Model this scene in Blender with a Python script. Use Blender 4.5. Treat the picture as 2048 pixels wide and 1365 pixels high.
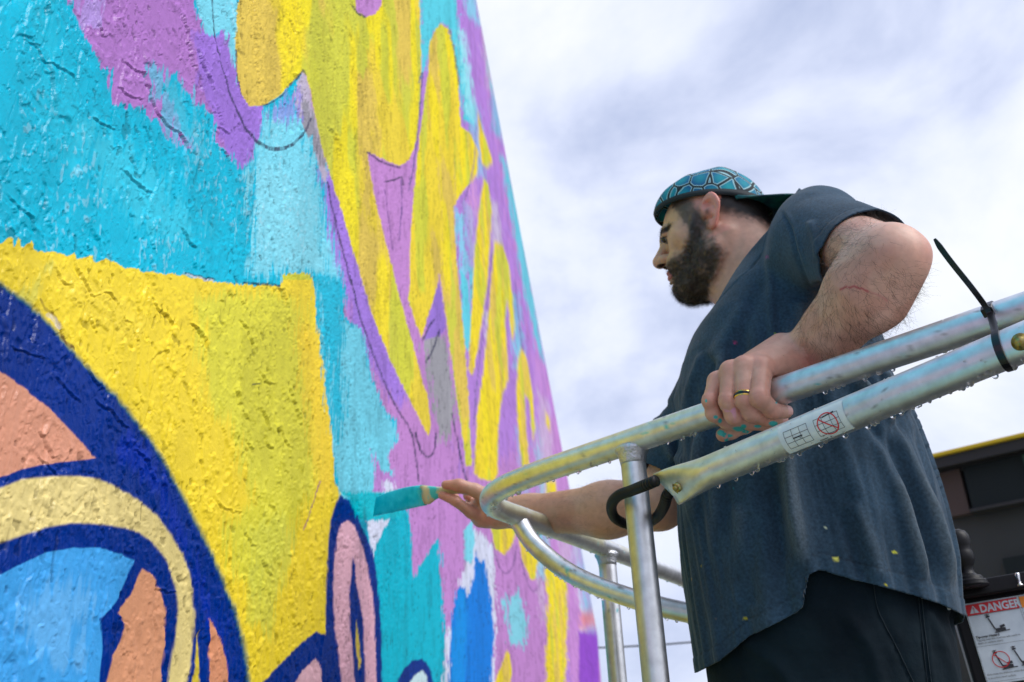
import bpy, math, random
import numpy as np
from mathutils import Matrix, Vector
random.seed(7); RNG = np.random.default_rng(7)
SC = bpy.context.scene; COL = SC.collection
for o in list(bpy.data.objects): bpy.data.objects.remove(o)

# ------------------------------------------------------------------ camera
FPX = 1991.0                                   # focal length in photo pixels (35 mm lens, 2048 px wide)
CAM = np.array([0., 0., 3.0])                  # eye 3 m above the ground, on a raised platform
W_ = np.array([1260-1024, 682-1610, FPX]); W_ /= np.linalg.norm(W_)
U_ = np.array([795-1024, 682+3600, FPX]); U_ -= U_.dot(W_)*W_; U_ /= np.linalg.norm(U_)
X_ = np.cross(U_, W_)
RW = np.array([X_, W_, U_])                    # camera coords (right, up, ahead) -> world
def ray(px, py): return RW @ np.array([(px-1024)/FPX, (682.5-py)/FPX, 1.0])
def P(px, py, d): return CAM + ray(px, py)*d
def to_px(p):
    c = (np.asarray(p, dtype=np.float64)-CAM) @ RW
    z = np.where(np.abs(c[..., 2]) < 1e-4, 1e-4, c[..., 2])
    return 1024+FPX*c[..., 0]/z, 682.5-FPX*c[..., 1]/z, c[..., 2]
def at_height(px, py, z):                      # point of a pixel's ray at world height z
    r = ray(px, py); return CAM + r*((z-CAM[2])/r[2])
cam = bpy.data.objects.new('camera', bpy.data.cameras.new('camera')); COL.objects.link(cam)
m = Matrix.Identity(4)
for i in range(3):
    m[i][0] = RW[i][0]; m[i][1] = RW[i][1]; m[i][2] = -RW[i][2]; m[i][3] = CAM[i]
cam.matrix_world = m
cam.data.sensor_width = 36; cam.data.lens = 36*FPX/2048
cam.data.clip_start = 0.05; cam.data.clip_end = 3000
cam.data.dof.use_dof = True; cam.data.dof.focus_distance = 1.17; cam.data.dof.aperture_fstop = 9.0
SC.camera = cam

# ------------------------------------------------------------------ world, sun, exposure
SUN_EL, SUN_AZ = math.radians(46), math.radians(108)
world = bpy.data.worlds.new('World'); SC.world = world; world.use_nodes = True
nt = world.node_tree; nt.nodes.clear()
def N(nt, t, **kw):
    n = nt.nodes.new(t)
    for k, v in kw.items():
        if k.startswith('i_'):
            key = k[2:]; key = int(key) if key.isdigit() else key.replace('_', ' ')
            n.inputs[key].default_value = v
        else: setattr(n, k, v)
    return n
out = N(nt, 'ShaderNodeOutputWorld')
sky = N(nt, 'ShaderNodeTexSky', sky_type='NISHITA', sun_disc=False, sun_elevation=SUN_EL, sun_rotation=SUN_AZ)
bsky = N(nt, 'ShaderNodeBackground', i_Strength=0.10); nt.links.new(sky.outputs[0], bsky.inputs[0])
tc = N(nt, 'ShaderNodeTexCoord')
mp = N(nt, 'ShaderNodeMapping'); mp.inputs['Scale'].default_value = (1.0, 1.0, 1.5); mp.inputs['Location'].default_value = (3.1, 2.2, 0.1)
nt.links.new(tc.outputs['Generated'], mp.inputs[0])
nz = N(nt, 'ShaderNodeTexNoise', i_Scale=3.1, i_Detail=8.0, i_Roughness=0.55, i_Distortion=0.25); nt.links.new(mp.outputs[0], nz.inputs[0])
cr = N(nt, 'ShaderNodeValToRGB'); nt.links.new(nz.outputs['Fac'], cr.inputs[0])
el = cr.color_ramp.elements
el[0].position = .37; el[0].color = (0.49, 0.56, 0.78, 1)
el[1].position = .63; el[1].color = (0.93, 0.955, 1.0, 1)
e = cr.color_ramp.elements.new(.455); e.color = (0.66, 0.72, 0.92, 1)
e = cr.color_ramp.elements.new(.53); e.color = (0.80, 0.85, 1.0, 1)
bcl = N(nt, 'ShaderNodeBackground', i_Strength=1.0); nt.links.new(cr.outputs[0], bcl.inputs[0])
mx = N(nt, 'ShaderNodeMixShader', i_Fac=0.9)
nt.links.new(bsky.outputs[0], mx.inputs[1]); nt.links.new(bcl.outputs[0], mx.inputs[2]); nt.links.new(mx.outputs[0], out.inputs[0])
sl = bpy.data.lights.new('sun', 'SUN'); sl.energy = 2.3; sl.angle = math.radians(40); sl.color = (1, .97, .93)
so = bpy.data.objects.new('sun', sl); COL.objects.link(so)
sd = Vector((math.cos(SUN_EL)*math.sin(SUN_AZ), math.cos(SUN_EL)*math.cos(SUN_AZ), math.sin(SUN_EL)))
so.rotation_euler = sd.to_track_quat('Z', 'Y').to_euler()
SC.view_settings.view_transform = 'Standard'; SC.view_settings.look = 'None'
SC.view_settings.exposure = 0.2; SC.view_settings.gamma = 1.0
SC.view_settings.use_curve_mapping = False
SC.render.engine = 'CYCLES'

# ------------------------------------------------------------------ helpers
def lin(r, g, b):
    return tuple(((c/255)/12.92 if c/255 <= .04045 else ((c/255+.055)/1.055)**2.4) for c in (r, g, b))
def nrm(v): v = np.asarray(v, float); return v/np.linalg.norm(v)
def tag(o, label=None, cat=None, kind=None, group=None):
    if label: o['label'] = label
    if cat: o['category'] = cat
    if kind: o['kind'] = kind
    if group: o['group'] = group
    return o
def empty(name, loc, label, cat, group=None):
    o = bpy.data.objects.new(name, None); COL.objects.link(o); o.location = Vector(loc); o.empty_display_size = .1
    bpy.context.view_layer.update()
    return tag(o, label, cat, group=group)
def link(name, me, mat=None, parent=None, smooth=True):
    o = bpy.data.objects.new(name, me); COL.objects.link(o)
    if mat: me.materials.append(mat)
    if smooth: me.polygons.foreach_set('use_smooth', np.ones(len(me.polygons), bool))
    if parent:
        o.parent = parent
        root = parent
        mw = Matrix.Identity(4)
        while root: mw = Matrix.Translation(root.location) @ mw; root = root.parent
        o.location = Vector((0, 0, 0)); me.transform(mw.inverted())
    return o
def np_mesh(name, V, F, cols=None, quads=True):
    V = np.asarray(V, np.float32); F = np.asarray(F, np.int32)
    me = bpy.data.meshes.new(name); me.vertices.add(len(V)); me.vertices.foreach_set('co', V.ravel())
    n = F.shape[1]; me.loops.add(F.size); me.loops.foreach_set('vertex_index', F.ravel())
    me.polygons.add(len(F)); me.polygons.foreach_set('loop_start', np.arange(0, F.size, n, dtype=np.int32))
    me.update(calc_edges=True)
    if cols:
        for k, c in cols.items():
            a = me.color_attributes.new(k, 'FLOAT_COLOR', 'POINT')
            c = np.asarray(c, np.float32)
            if c.shape[1] == 3: c = np.c_[c, np.ones(len(c), np.float32)]
            a.data.foreach_set('color', c.ravel())
    return me
def py_mesh(name, V, F):
    me = bpy.data.meshes.new(name); me.from_pydata([tuple(map(float, v)) for v in V], [], [tuple(map(int, f)) for f in F]); me.update(); return me

def _hash(ix, iy, iz, s):
    h = (ix.astype(np.int64)*374761393 + iy.astype(np.int64)*668265263 + iz.astype(np.int64)*2147483647*3 + s*1274126177) & 0xffffffff
    h = ((h ^ (h >> 13))*1274126177) & 0xffffffff
    h = h ^ (h >> 16)
    return (h & 0xffff).astype(np.float32)/65535.
def vn2(x, y, s=0):
    ix = np.floor(x); iy = np.floor(y); fx = (x-ix).astype(np.float32); fy = (y-iy).astype(np.float32)
    fx = fx*fx*fx*(fx*(fx*6-15)+10); fy = fy*fy*fy*(fy*(fy*6-15)+10); ix = ix.astype(np.int64); iy = iy.astype(np.int64); z = np.zeros_like(ix)
    a = _hash(ix, iy, z, s); b = _hash(ix+1, iy, z, s); c = _hash(ix, iy+1, z, s); d = _hash(ix+1, iy+1, z, s)
    return a+(b-a)*fx+(c-a)*fy+(a-b-c+d)*fx*fy
def vn3(p, s=0):
    i = np.floor(p); f = (p-i).astype(np.float32); f = f*f*(3-2*f); i = i.astype(np.int64); r = 0
    for dx in (0, 1):
        for dy in (0, 1):
            for dz in (0, 1):
                w = (f[..., 0] if dx else 1-f[..., 0])*(f[..., 1] if dy else 1-f[..., 1])*(f[..., 2] if dz else 1-f[..., 2])
                r = r + w*_hash(i[..., 0]+dx, i[..., 1]+dy, i[..., 2]+dz, s)
    return r
def fbm2(x, y, o=4, s=0, g=.5):
    r = 0; a = 1; t = 0
    for k in range(o): r = r+a*vn2(x*2**k+17.3*k, y*2**k+9.1*k, s+k); t += a; a *= g
    return r/t
def sst(a, b, x): t = np.clip((x-a)/(b-a), 0, 1); return t*t*(3-2*t)
def spline(pts, n=6, closed=False):
    p = np.asarray(pts, float); m_ = len(p); o = []
    rng = range(m_ if closed else m_-1)
    for i in rng:
        if closed: a, b, c, d = p[(i-1) % m_], p[i], p[(i+1) % m_], p[(i+2) % m_]
        else: a, b, c, d = p[max(i-1, 0)], p[i], p[i+1], p[min(i+2, m_-1)]
        for k in range(n):
            t = k/n; o.append(.5*((2*b)+(-a+c)*t+(2*a-5*b+4*c-d)*t*t+(-a+3*b-3*c+d)*t**3))
    if not closed: o.append(p[-1])
    return np.array(o)
def tube_arrays(pts, rad, seg=24, cap=True, flat=None):
    p = np.asarray(pts, float); n = len(p); rad = np.broadcast_to(np.asarray(rad, float), (n,))
    T = np.gradient(p, axis=0); T /= np.linalg.norm(T, axis=1)[:, None]
    nn = np.cross(T[0], [0, 0, 1]) if abs(T[0][2]) < .9 else np.cross(T[0], [1, 0, 0]); nn = nrm(nn); V = []
    A = []
    for i in range(n):
        nn = nrm(nn-T[i]*nn.dot(T[i])); bb = np.cross(T[i], nn); th = np.arange(seg)*2*np.pi/seg
        fl = 1. if flat is None else flat[i]
        V.append(p[i]+rad[i]*(np.cos(th)[:, None]*nn*1.0+np.sin(th)[:, None]*bb*fl)); A.append(th)
    V = np.concatenate(V); F = []
    i, j = np.meshgrid(np.arange(n-1), np.arange(seg), indexing='ij'); j2 = (j+1) % seg
    F = np.stack([i*seg+j, i*seg+j2, (i+1)*seg+j2, (i+1)*seg+j], -1).reshape(-1, 4)
    if cap:
        V = np.vstack([V, p[0], p[-1]]); a = n*seg; ar = np.arange(seg); b = (ar+1) % seg
        F = np.vstack([F, np.stack([b, ar, np.full(seg, a), np.full(seg, a)], 1)[:, [0, 1, 2, 2]], np.stack([(n-1)*seg+ar, (n-1)*seg+b, np.full(seg, a+1), np.full(seg, a+1)], 1)])
    return V, F
def clean_quads(F):                      # list of faces with the doubled index of cap triangles dropped
    return [tuple(f) if f[2] != f[3] else tuple(f[:3]) for f in F.tolist()]
def tube(name, pts, rad, mat, parent=None, seg=24, cap=True, cols=None, flat=None):
    V, F = tube_arrays(pts, rad, seg, cap, flat); me = py_mesh(name, V, clean_quads(F))
    if cols is not None:
        c = cols(V)
        for k, a in c.items():
            at = me.color_attributes.new(k, 'FLOAT_COLOR', 'POINT'); a = np.c_[a, np.ones(len(a))] if a.shape[1] == 3 else a
            at.data.foreach_set('color', np.asarray(a, np.float32).ravel())
    return link(name, me, mat, parent)
def resample(pts, step):
    p = np.asarray(pts, float); s = np.r_[0, np.cumsum(np.linalg.norm(np.diff(p, axis=0), axis=1))]
    n = max(2, int(s[-1]/step)+1); q = np.linspace(0, s[-1], n); return np.stack([np.interp(q, s, p[:, k]) for k in range(3)], 1)
def box(name, c, half, axes, mat, parent=None, bevel=0.0):
    c = np.asarray(c); V = []
    for sx in (-1, 1):
        for sy in (-1, 1):
            for sz in (-1, 1): V.append(c+axes[0]*half[0]*sx+axes[1]*half[1]*sy+axes[2]*half[2]*sz)
    F = [(0, 1, 3, 2), (4, 6, 7, 5), (0, 4, 5, 1), (2, 3, 7, 6), (0, 2, 6, 4), (1, 5, 7, 3)]
    me = py_mesh(name, V, F)
    import bmesh
    bm = bmesh.new(); bm.from_mesh(me); bmesh.ops.recalc_face_normals(bm, faces=bm.faces)
    if bevel: bmesh.ops.bevel(bm, geom=bm.edges[:], offset=bevel, segments=3, profile=.6, affect='EDGES')
    bm.to_mesh(me); bm.free()
    return link(name, me, mat, parent, smooth=False)
def lathe(name, base, axis, prof, mat, parent=None, seg=32):
    pts = [np.asarray(base)+np.asarray(axis)*h for r, h in prof]
    ax = nrm(axis); a = nrm(np.cross(ax, [1, 0, 0.3])); b = np.cross(ax, a); V = []
    for (r, h), p in zip(prof, pts):
        for k in range(seg): t = 2*np.pi*k/seg; V.append(p+r*(math.cos(t)*a+math.sin(t)*b))
    F = [(i*seg+k, i*seg+(k+1) % seg, (i+1)*seg+(k+1) % seg, (i+1)*seg+k) for i in range(len(prof)-1) for k in range(seg)]
    F.append(tuple(range(seg))[::-1]); F.append(tuple((len(prof)-1)*seg+k for k in range(seg)))
    return link(name, py_mesh(name, V, F), mat, parent)

# ------------------------------------------------------------------ materials
def mat(name, col=(.5, .5, .5), rough=.5, metal=0., **kw):
    m_ = bpy.data.materials.new(name); m_.use_nodes = True; b = m_.node_tree.nodes['Principled BSDF']
    b.inputs['Base Color'].default_value = (*col[:3], 1); b.inputs['Roughness'].default_value = rough; b.inputs['Metallic'].default_value = metal
    for k, v in kw.items(): b.inputs[k.replace('_', ' ')].default_value = v
    return m_
def nodes(m_): return m_.node_tree, m_.node_tree.nodes['Principled BSDF']
def add_bump(m_, scale, strength, dist, detail=4., coord='Object', tex='ShaderNodeTexNoise', stretch=None):
    t, b = nodes(m_); c = N(t, 'ShaderNodeTexCoord'); n = N(t, tex); n.inputs['Scale'].default_value = scale
    if 'Detail' in n.inputs: n.inputs['Detail'].default_value = detail
    src = c.outputs[coord]
    if stretch:
        mp_ = N(t, 'ShaderNodeMapping'); mp_.inputs['Scale'].default_value = stretch; t.links.new(src, mp_.inputs[0]); src = mp_.outputs[0]
    t.links.new(src, n.inputs['Vector']); bp = N(t, 'ShaderNodeBump', i_Strength=strength, i_Distance=dist)
    t.links.new(n.outputs[0], bp.inputs['Height'])
    if b.inputs['Normal'].is_linked: t.links.new(b.inputs['Normal'].links[0].from_socket, bp.inputs['Normal'])
    t.links.new(bp.outputs[0], b.inputs['Normal']); return n
def mottle(m_, col_a, col_b, scale=20., detail=5., lo=.35, hi=.65, stretch=None):
    t, b = nodes(m_); c = N(t, 'ShaderNodeTexCoord'); n = N(t, 'ShaderNodeTexNoise', i_Scale=scale, i_Detail=detail); src = c.outputs['Object']
    if stretch:
        mp_ = N(t, 'ShaderNodeMapping'); mp_.inputs['Scale'].default_value = stretch; t.links.new(src, mp_.inputs[0]); src = mp_.outputs[0]
    t.links.new(src, n.inputs['Vector']); r = N(t, 'ShaderNodeValToRGB'); r.color_ramp.elements[0].position = lo; r.color_ramp.elements[1].position = hi
    r.color_ramp.elements[0].color = (*col_a, 1); r.color_ramp.elements[1].color = (*col_b, 1)
    t.links.new(n.outputs[0], r.inputs[0]); t.links.new(r.outputs[0], b.inputs['Base Color']); return r
def use_attr(m_, name, noise=None):
    t, b = nodes(m_); a = N(t, 'ShaderNodeVertexColor', layer_name=name); src = a.outputs[0]
    if noise:
        sc_, lo, hi = noise
        c = N(t, 'ShaderNodeTexCoord'); n = N(t, 'ShaderNodeTexNoise', i_Scale=sc_, i_Detail=6.0); t.links.new(c.outputs['Object'], n.inputs['Vector'])
        mr = N(t, 'ShaderNodeMapRange'); mr.inputs['From Min'].default_value = .3; mr.inputs['From Max'].default_value = .7
        mr.inputs['To Min'].default_value = lo; mr.inputs['To Max'].default_value = hi; t.links.new(n.outputs[0], mr.inputs[0])
        mm = N(t, 'ShaderNodeVectorMath', operation='SCALE'); t.links.new(src, mm.inputs[0]); t.links.new(mr.outputs[0], mm.inputs['Scale']); src = mm.outputs[0]
    t.links.new(src, b.inputs['Base Color']); return a

M_wall = mat('painted_stucco', rough=.33, Specular_IOR_Level=.14); use_attr(M_wall, 'paint', (55., .95, 1.05)); add_bump(M_wall, 900., .35, .0006, 5.); add_bump(M_wall, 170., .35, .0016, 6.)
t_, b_ = nodes(M_wall); b_.inputs['Specular IOR Level'].default_value = 0.; gl_ = N(t_, 'ShaderNodeBsdfGlossy', i_Roughness=.22); gl_.inputs['Color'].default_value = (1, 1, 1, 1)
mx_s = N(t_, 'ShaderNodeMixShader', i_Fac=.03); ou_ = t_.nodes['Material Output']; t_.links.new(b_.outputs[0], mx_s.inputs[1]); t_.links.new(gl_.outputs[0], mx_s.inputs[2]); t_.links.new(mx_s.outputs[0], ou_.inputs[0])
t_.links.new(b_.inputs['Normal'].links[0].from_socket, gl_.inputs['Normal'])
M_core = mat('wall_core', (.45, .43, .4), .9); mottle(M_core, (.38, .36, .34), (.5, .48, .45))
M_skin = mat('skin', (.5, .3, .22), .48, Subsurface_Weight=.2, Subsurface_Scale=.006); M_skin.node_tree.nodes['Principled BSDF'].inputs['Subsurface Radius'].default_value = (1, .35, .2)
use_attr(M_skin, 'tint', (90., .9, 1.08)); add_bump(M_skin, 600., .25, .0006, 4.); add_bump(M_skin, 140., .2, .0012, 3.)
M_hair = mat('dark_hair', (.022, .015, .012), .5); M_armhair = mat('arm_hair', (.03, .018, .012), .5)
M_shirt = mat('faded_cotton', (.03, .05, .07), .92, Sheen_Weight=.12, Sheen_Roughness=.5); use_attr(M_shirt, 'tint', (240., .72, 1.35)); add_bump(M_shirt, 1400., .5, .0006, 3.)
M_shirt.node_tree.nodes['Principled BSDF'].inputs['Specular IOR Level'].default_value = .2
M_trouser = mat('dark_canvas', (.006, .013, .02), .85); mottle(M_trouser, (.002, .007, .012), (.005, .014, .021), 14., 6.); add_bump(M_trouser, 900., .5, .0008, 3.); add_bump(M_trouser, 12., .5, .02, 4.)
M_trouser.node_tree.nodes['Principled BSDF'].inputs['Specular IOR Level'].default_value = .15
M_boot = mat('boot_leather', (.03, .02, .015), .6)
M_metal = mat('brushed_aluminium', rough=.33)
t_, b_ = nodes(M_metal)
a_ = use_attr(M_metal, 'tint', (60., .85, 1.1)); am = N(t_, 'ShaderNodeVertexColor', layer_name='bare'); sp = N(t_, 'ShaderNodeSeparateColor'); t_.links.new(am.outputs[0], sp.inputs[0]); t_.links.new(sp.outputs[0], b_.inputs['Metallic'])
t_.links.new(sp.outputs[1], b_.inputs['Roughness'])
add_bump(M_metal, 500., .18, .0006, 4.); add_bump(M_metal, 60., .12, .002, 5.)
M_weld = mat('weld_bead', (.55, .56, .58), .4, .9); add_bump(M_weld, 260., .7, .003, 3.)
M_water = mat('water', (1, 1, 1), .02, Transmission_Weight=1., IOR=1.33)
M_black = mat('black_plastic', (.004, .004, .006), .45, Specular_IOR_Level=.25); add_bump(M_black, 300., .15, .0006)
M_rubber = mat('black_rubber', (.004, .004, .005), .45, Specular_IOR_Level=.3); add_bump(M_rubber, 200., .2, .0008)
M_tie = mat('black_nylon', (.004, .004, .006), .3)
M_bolt = mat('zinc_yellow', (.42, .33, .10), .35, .9); mottle(M_bolt, (.30, .22, .06), (.5, .42, .18), 180.)
M_gold = mat('gold', (.85, .55, .14), .2, 1.); M_ringblack = mat('ring_black', (.004, .004, .005), .25)
M_sticker = mat('sticker_vinyl', (.66, .72, .73), .4); mottle(M_sticker, (.60, .67, .70), (.70, .76, .76), 60.)
M_red = mat('sign_red', lin(205, 25, 35), .4); M_orange = mat('sign_orange', lin(240, 140, 20), .4)
M_ink = mat('ink', (.02, .022, .03), .5); M_inkgrey = mat('ink_grey', (.10, .11, .13), .5)
M_panel = mat('sign_white', (.58, .66, .74), .35); mottle(M_panel, (.52, .6, .68), (.64, .72, .8), 40.)
M_wood = mat('paintbrush_wood', (.55, .42, .22), .5); mottle(M_wood, (.62, .5, .28), (.05, .50, .50), 38., 3., .52, .60)
M_turq = mat('wet_turquoise_paint', lin(0, 182, 196), .3); add_bump(M_turq, 260., .6, .0015, 3., stretch=(1, 1, .25)); mottle(M_turq, lin(0, 190, 204), lin(60, 218, 226), 45., 5.)
M_bandeye = mat('shaded_eye_white', (.14, .11, .10), .4); M_iris = mat('iris', (.02, .012, .008), .1)  # eye white coloured dark to carry the shadow it lies in

# ------------------------------------------------------------------ SDF toolkit
def s_cone(p, a, b, ra, rb):
    a = np.asarray(a); b = np.asarray(b); ba = b-a; t = np.clip(((p-a)@ba)/ba.dot(ba), 0, 1)
    return np.linalg.norm(p-a-t[..., None]*ba, axis=-1)-(ra+(rb-ra)*t)
def s_sph(p, c, r): return np.linalg.norm(p-np.asarray(c), axis=-1)-r
def s_ell(p, c, r, R=None):
    q = p-np.asarray(c)
    if R is not None: q = q @ np.asarray(R).T
    r = np.asarray(r); k0 = np.linalg.norm(q/r, axis=-1); k1 = np.linalg.norm(q/(r*r), axis=-1)+1e-9
    return k0*(k0-1)/k1
def smin(a, b, k): h = np.clip(.5+.5*(b-a)/k, 0, 1); return b+(a-b)*h-k*h*(1-h)
def smax(a, b, k): return -smin(-a, -b, k)
def chain(p, pts, rads, k=.006):
    d = None
    for i in range(len(pts)-1):
        c = s_cone(p, pts[i], pts[i+1], rads[i], rads[i+1]); d = c if d is None else smin(d, c, k)
    return d
def sdf_mesh(f, lo, hi, h, B=6, slack=1.5):
    lo = np.asarray(lo, float); hi = np.asarray(hi, float); nb = np.ceil((hi-lo)/(B*h)).astype(int); dims = nb*B+4
    g = np.stack(np.meshgrid(*[np.arange(n) for n in nb], indexing='ij'), -1).reshape(-1, 3)
    d = f(lo+(g+.5)*B*h); g = g[np.abs(d) < B*h*.87*slack+.004]
    off = np.stack(np.meshgrid(*[np.arange(B+1)]*3, indexing='ij'), -1)
    vals = np.empty((len(g), B+1, B+1, B+1), np.float32)
    for s in range(0, len(g), 2500):
        q = g[s:s+2500, None, None, None, :]*B+off; vals[s:s+2500] = f(lo+q.reshape(-1, 3)*h).reshape(q.shape[:-1])
    ins = vals < 0
    c = [ins[:, i:B+i, j:B+j, k:B+k] for i in (0, 1) for j in (0, 1) for k in (0, 1)]
    sm = sum(x.astype(np.int8) for x in c); cross = (sm > 0) & (sm < 8); bi, ci, cj, ck = np.nonzero(cross)
    cell = g[bi]*B+np.stack([ci, cj, ck], 1)
    gid = lambda q: ((q[..., 0]+1)*dims[1]+(q[..., 1]+1))*dims[2]+(q[..., 2]+1)
    acc = np.zeros((len(bi), 3)); cnt = np.zeros(len(bi)); cv = lambda i, j, k: vals[bi, ci+i, cj+j, ck+k]
    for ax in range(3):
        for u in (0, 1):
            for v in (0, 1):
                a = [0, 0, 0]; a[(ax+1) % 3] = u; a[(ax+2) % 3] = v; b = list(a); b[ax] = 1
                va = cv(*a); vb = cv(*b); mk = (va < 0) != (vb < 0); t = np.where(mk, va/np.where(mk, va-vb, 1), 0)
                pt = np.array(a, float)+np.zeros((len(bi), 3)); pt[:, ax] = t
                acc += pt*mk[:, None]; cnt += mk
    V = lo+(cell+acc/cnt[:, None])*h; ids = gid(cell); order = np.argsort(ids); sid = ids[order]; F = []
    for ax in range(3):
        a_ = vals[:, :B, :B, :B]; sl_ = [slice(0, B)]*3; sl_[ax] = slice(1, B+1); b2 = vals[:, sl_[0], sl_[1], sl_[2]]
        e_ = np.nonzero((a_ < 0) != (b2 < 0)); st = g[e_[0]]*B+np.stack(e_[1:], 1); neg = (a_[e_] < 0)
        u = np.zeros(3, int); u[(ax+1) % 3] = 1; v = np.zeros(3, int); v[(ax+2) % 3] = 1
        qs = np.stack([gid(st-u-v), gid(st-v), gid(st), gid(st-u)], 1); pos = np.searchsorted(sid, qs); pos = np.clip(pos, 0, len(sid)-1)
        ok = (sid[pos] == qs).all(1); q = order[pos]; q = np.where(neg[:, None], q, q[:, ::-1]); F.append(q[ok])
    return V, np.vstack(F)
def vnormals(V, F):
    n = np.cross(V[F[:, 2]]-V[F[:, 0]], V[F[:, 3]]-V[F[:, 1]]); o = np.zeros_like(V)
    for k in range(4): 
        for c in range(3): o[:, c] += np.bincount(F[:, k], n[:, c], len(V))
    return o/(np.linalg.norm(o, axis=1)[:, None]+1e-12)
def relax(V, F, it=2, lam=.5):
    for _ in range(it):
        s = np.zeros_like(V); c = np.zeros(len(V))
        for k in range(4):
            a, b = F[:, k], F[:, (k+1) % 4]
            for x, y in ((a, b), (b, a)):
                for d in range(3): s[:, d] += np.bincount(x, V[y, d], len(V))
                c += np.bincount(x, minlength=len(V))
        V = V+(s/np.maximum(c, 1)[:, None]-V)*lam
    return V
def compact(V, F, *attrs):
    u = np.unique(F); mp_ = -np.ones(len(V), int); mp_[u] = np.arange(len(u)); return (V[u], mp_[F], *[a[u] for a in attrs])
def seg_dist(x, y, poly, closed=False):
    d = np.full(x.shape, 1e9, np.float32); n = len(poly); tt = np.zeros(x.shape, np.float32)
    for i in range(n if closed else n-1):
        ax, ay = poly[i]; bx, by = poly[(i+1) % n]; dx, dy = bx-ax, by-ay; L2 = dx*dx+dy*dy+1e-9
        t = np.clip(((x-ax)*dx+(y-ay)*dy)/L2, 0, 1); q = (x-ax-t*dx)**2+(y-ay-t*dy)**2
        if not closed: tt = np.where(q < d, (i+t)/(n-1), tt)
        d = np.minimum(d, q)
    return np.sqrt(d), tt
def inside(x, y, poly):
    r = np.zeros(x.shape, bool); n = len(poly)
    for i in range(n):
        ax, ay = poly[i]; bx, by = poly[(i+1) % n]
        if ay == by: continue
        r ^= ((ay > y) != (by > y)) & (x < (bx-ax)*(y-ay)/(by-ay)+ax)
    return r
def strands(name, roots, dirs, nrms, length, rad, matl, parent, seg=3, curl=.3, lift=.35):
    n = len(roots); L_ = length*(.6+.8*RNG.random(n)); P0 = roots.copy(); d = nrms*lift+dirs; d /= np.linalg.norm(d, axis=1)[:, None]
    V = np.empty((n, seg+1, 3, 3)); bend = RNG.normal(size=(n, 3))*curl
    for s in range(seg+1):
        r_ = rad*(1-.75*s/seg); a = np.cross(d, [.31, .52, .79]); a /= np.linalg.norm(a, axis=1)[:, None]+1e-9; b = np.cross(d, a)
        for k in range(3):
            th = 2*math.pi*k/3; V[:, s, k] = P0+r_*(math.cos(th)*a+math.sin(th)*b)
        d = d+bend/seg+(dirs-nrms*.15)*.25; d /= np.linalg.norm(d, axis=1)[:, None]; P0 = P0+d*(L_/seg)[:, None]
    base = np.arange(n)[:, None]*(seg+1)*3; F = []
    for s in range(seg):
        for k in range(3): F.append(base+np.array([[s*3+k, s*3+(k+1) % 3, (s+1)*3+(k+1) % 3, (s+1)*3+k]]))
    F = np.stack(F, 1).reshape(-1, 4); o = link(name, np_mesh(name, V.reshape(-1, 3), F), matl, parent); return o
# ------------------------------------------------------------------ ground, far street
g_mat = mat('bounce_ground', (.25, .24, .23), .9); mottle(g_mat, (.22, .21, .20), (.32, .31, .29), .8, 8.); add_bump(g_mat, 60., .5, .01)  # unseen ground made pale concrete to bounce light upward
go = link('ground', py_mesh('ground', [(-900, -900, 0), (900, -900, 0), (900, 900, 0), (-900, 900, 0)], [(0, 1, 2, 3)]), g_mat, smooth=False); tag(go, kind='structure')

# ------------------------------------------------------------------ mural wall: plane x = -WD, runs along +y
WD = 0.5; U_END = 30.; ROOF = 4.52; NC, NR = 800, 930
def wall_px(u, z): return to_px(np.stack([np.full(u.shape, -WD), u, z+CAM[2]], -1))
inv = np.linspace(1/.56, 1/U_END, NC); uc = np.r_[[-2.5, -1., 0., .3, .45], 1/inv]
ue = np.maximum(uc, .56); zlo = .07*ue; zhi = np.minimum(1.13*ue, ROOF)
zlo = np.minimum(zlo, ROOF-.5)
fr = np.linspace(0, 1, NR)
rows = np.concatenate([np.linspace(-3., 0, 8)[:-1][:, None]*np.ones(len(uc))*1.0, ], 0)
Zb = -3+(zlo+3)*np.linspace(0, 1, 8)[:-1, None]
Zm = zlo+(zhi-zlo)*fr[:, None]
Zt = zhi+(ROOF-zhi)*np.linspace(0, 1, 7)[1:, None]
Z = np.vstack([Zb, Zm, Zt]); U = np.broadcast_to(uc, Z.shape).copy(); nr, nc = Z.shape
U = U.ravel(); Z = Z.ravel(); PX, PY, PD = wall_px(np.maximum(U, .3), Z)
ok = (U > .3) & (PX > -900) & (PX < 1400) & (PY > -900) & (PY < 2400)
# relief of the trowelled stucco (metres)
n6 = fbm2(U/.06, Z/.08, 3, 5); n2 = fbm2(U/.022+n6*2, Z/.045, 4, 11); n3 = fbm2(U/.007+n2*3, Z/.013, 3, 23); n4 = fbm2(U/.003, Z/.004, 2, 31)
plate = sst(.49, .54, n2+.10*(n6-.5))
lump = (1-np.abs(2*n3-1))**2
def trowel(su, sz, seed, lo, hi, amp, wid=.03, fall=.09):
    """edge left by a trowel: sharp on one side, running out on the other, broken into short lengths"""
    n_ = fbm2(U/su+.6*n6, Z/sz+.4*n2, 3, seed)-.5; mk = sst(lo, hi, fbm2(U/(su*1.1), Z/(sz*1.0), 2, seed+50)); e_ = sst(0, wid, n_)*np.exp(-np.maximum(n_, 0)/fall)
    return amp*mk*(e_-.5*np.exp(-((n_+wid*.7)/(wid*.8))**2))
H_ = .0012*n6
H_ += trowel(.026, .060, 211, .50, .56, .0016)+trowel(.014, .038, 233, .52, .58, .0013)+trowel(.008, .018, 257, .50, .58, .0008)+trowel(.045, .09, 281, .50, .55, .0018)
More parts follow.
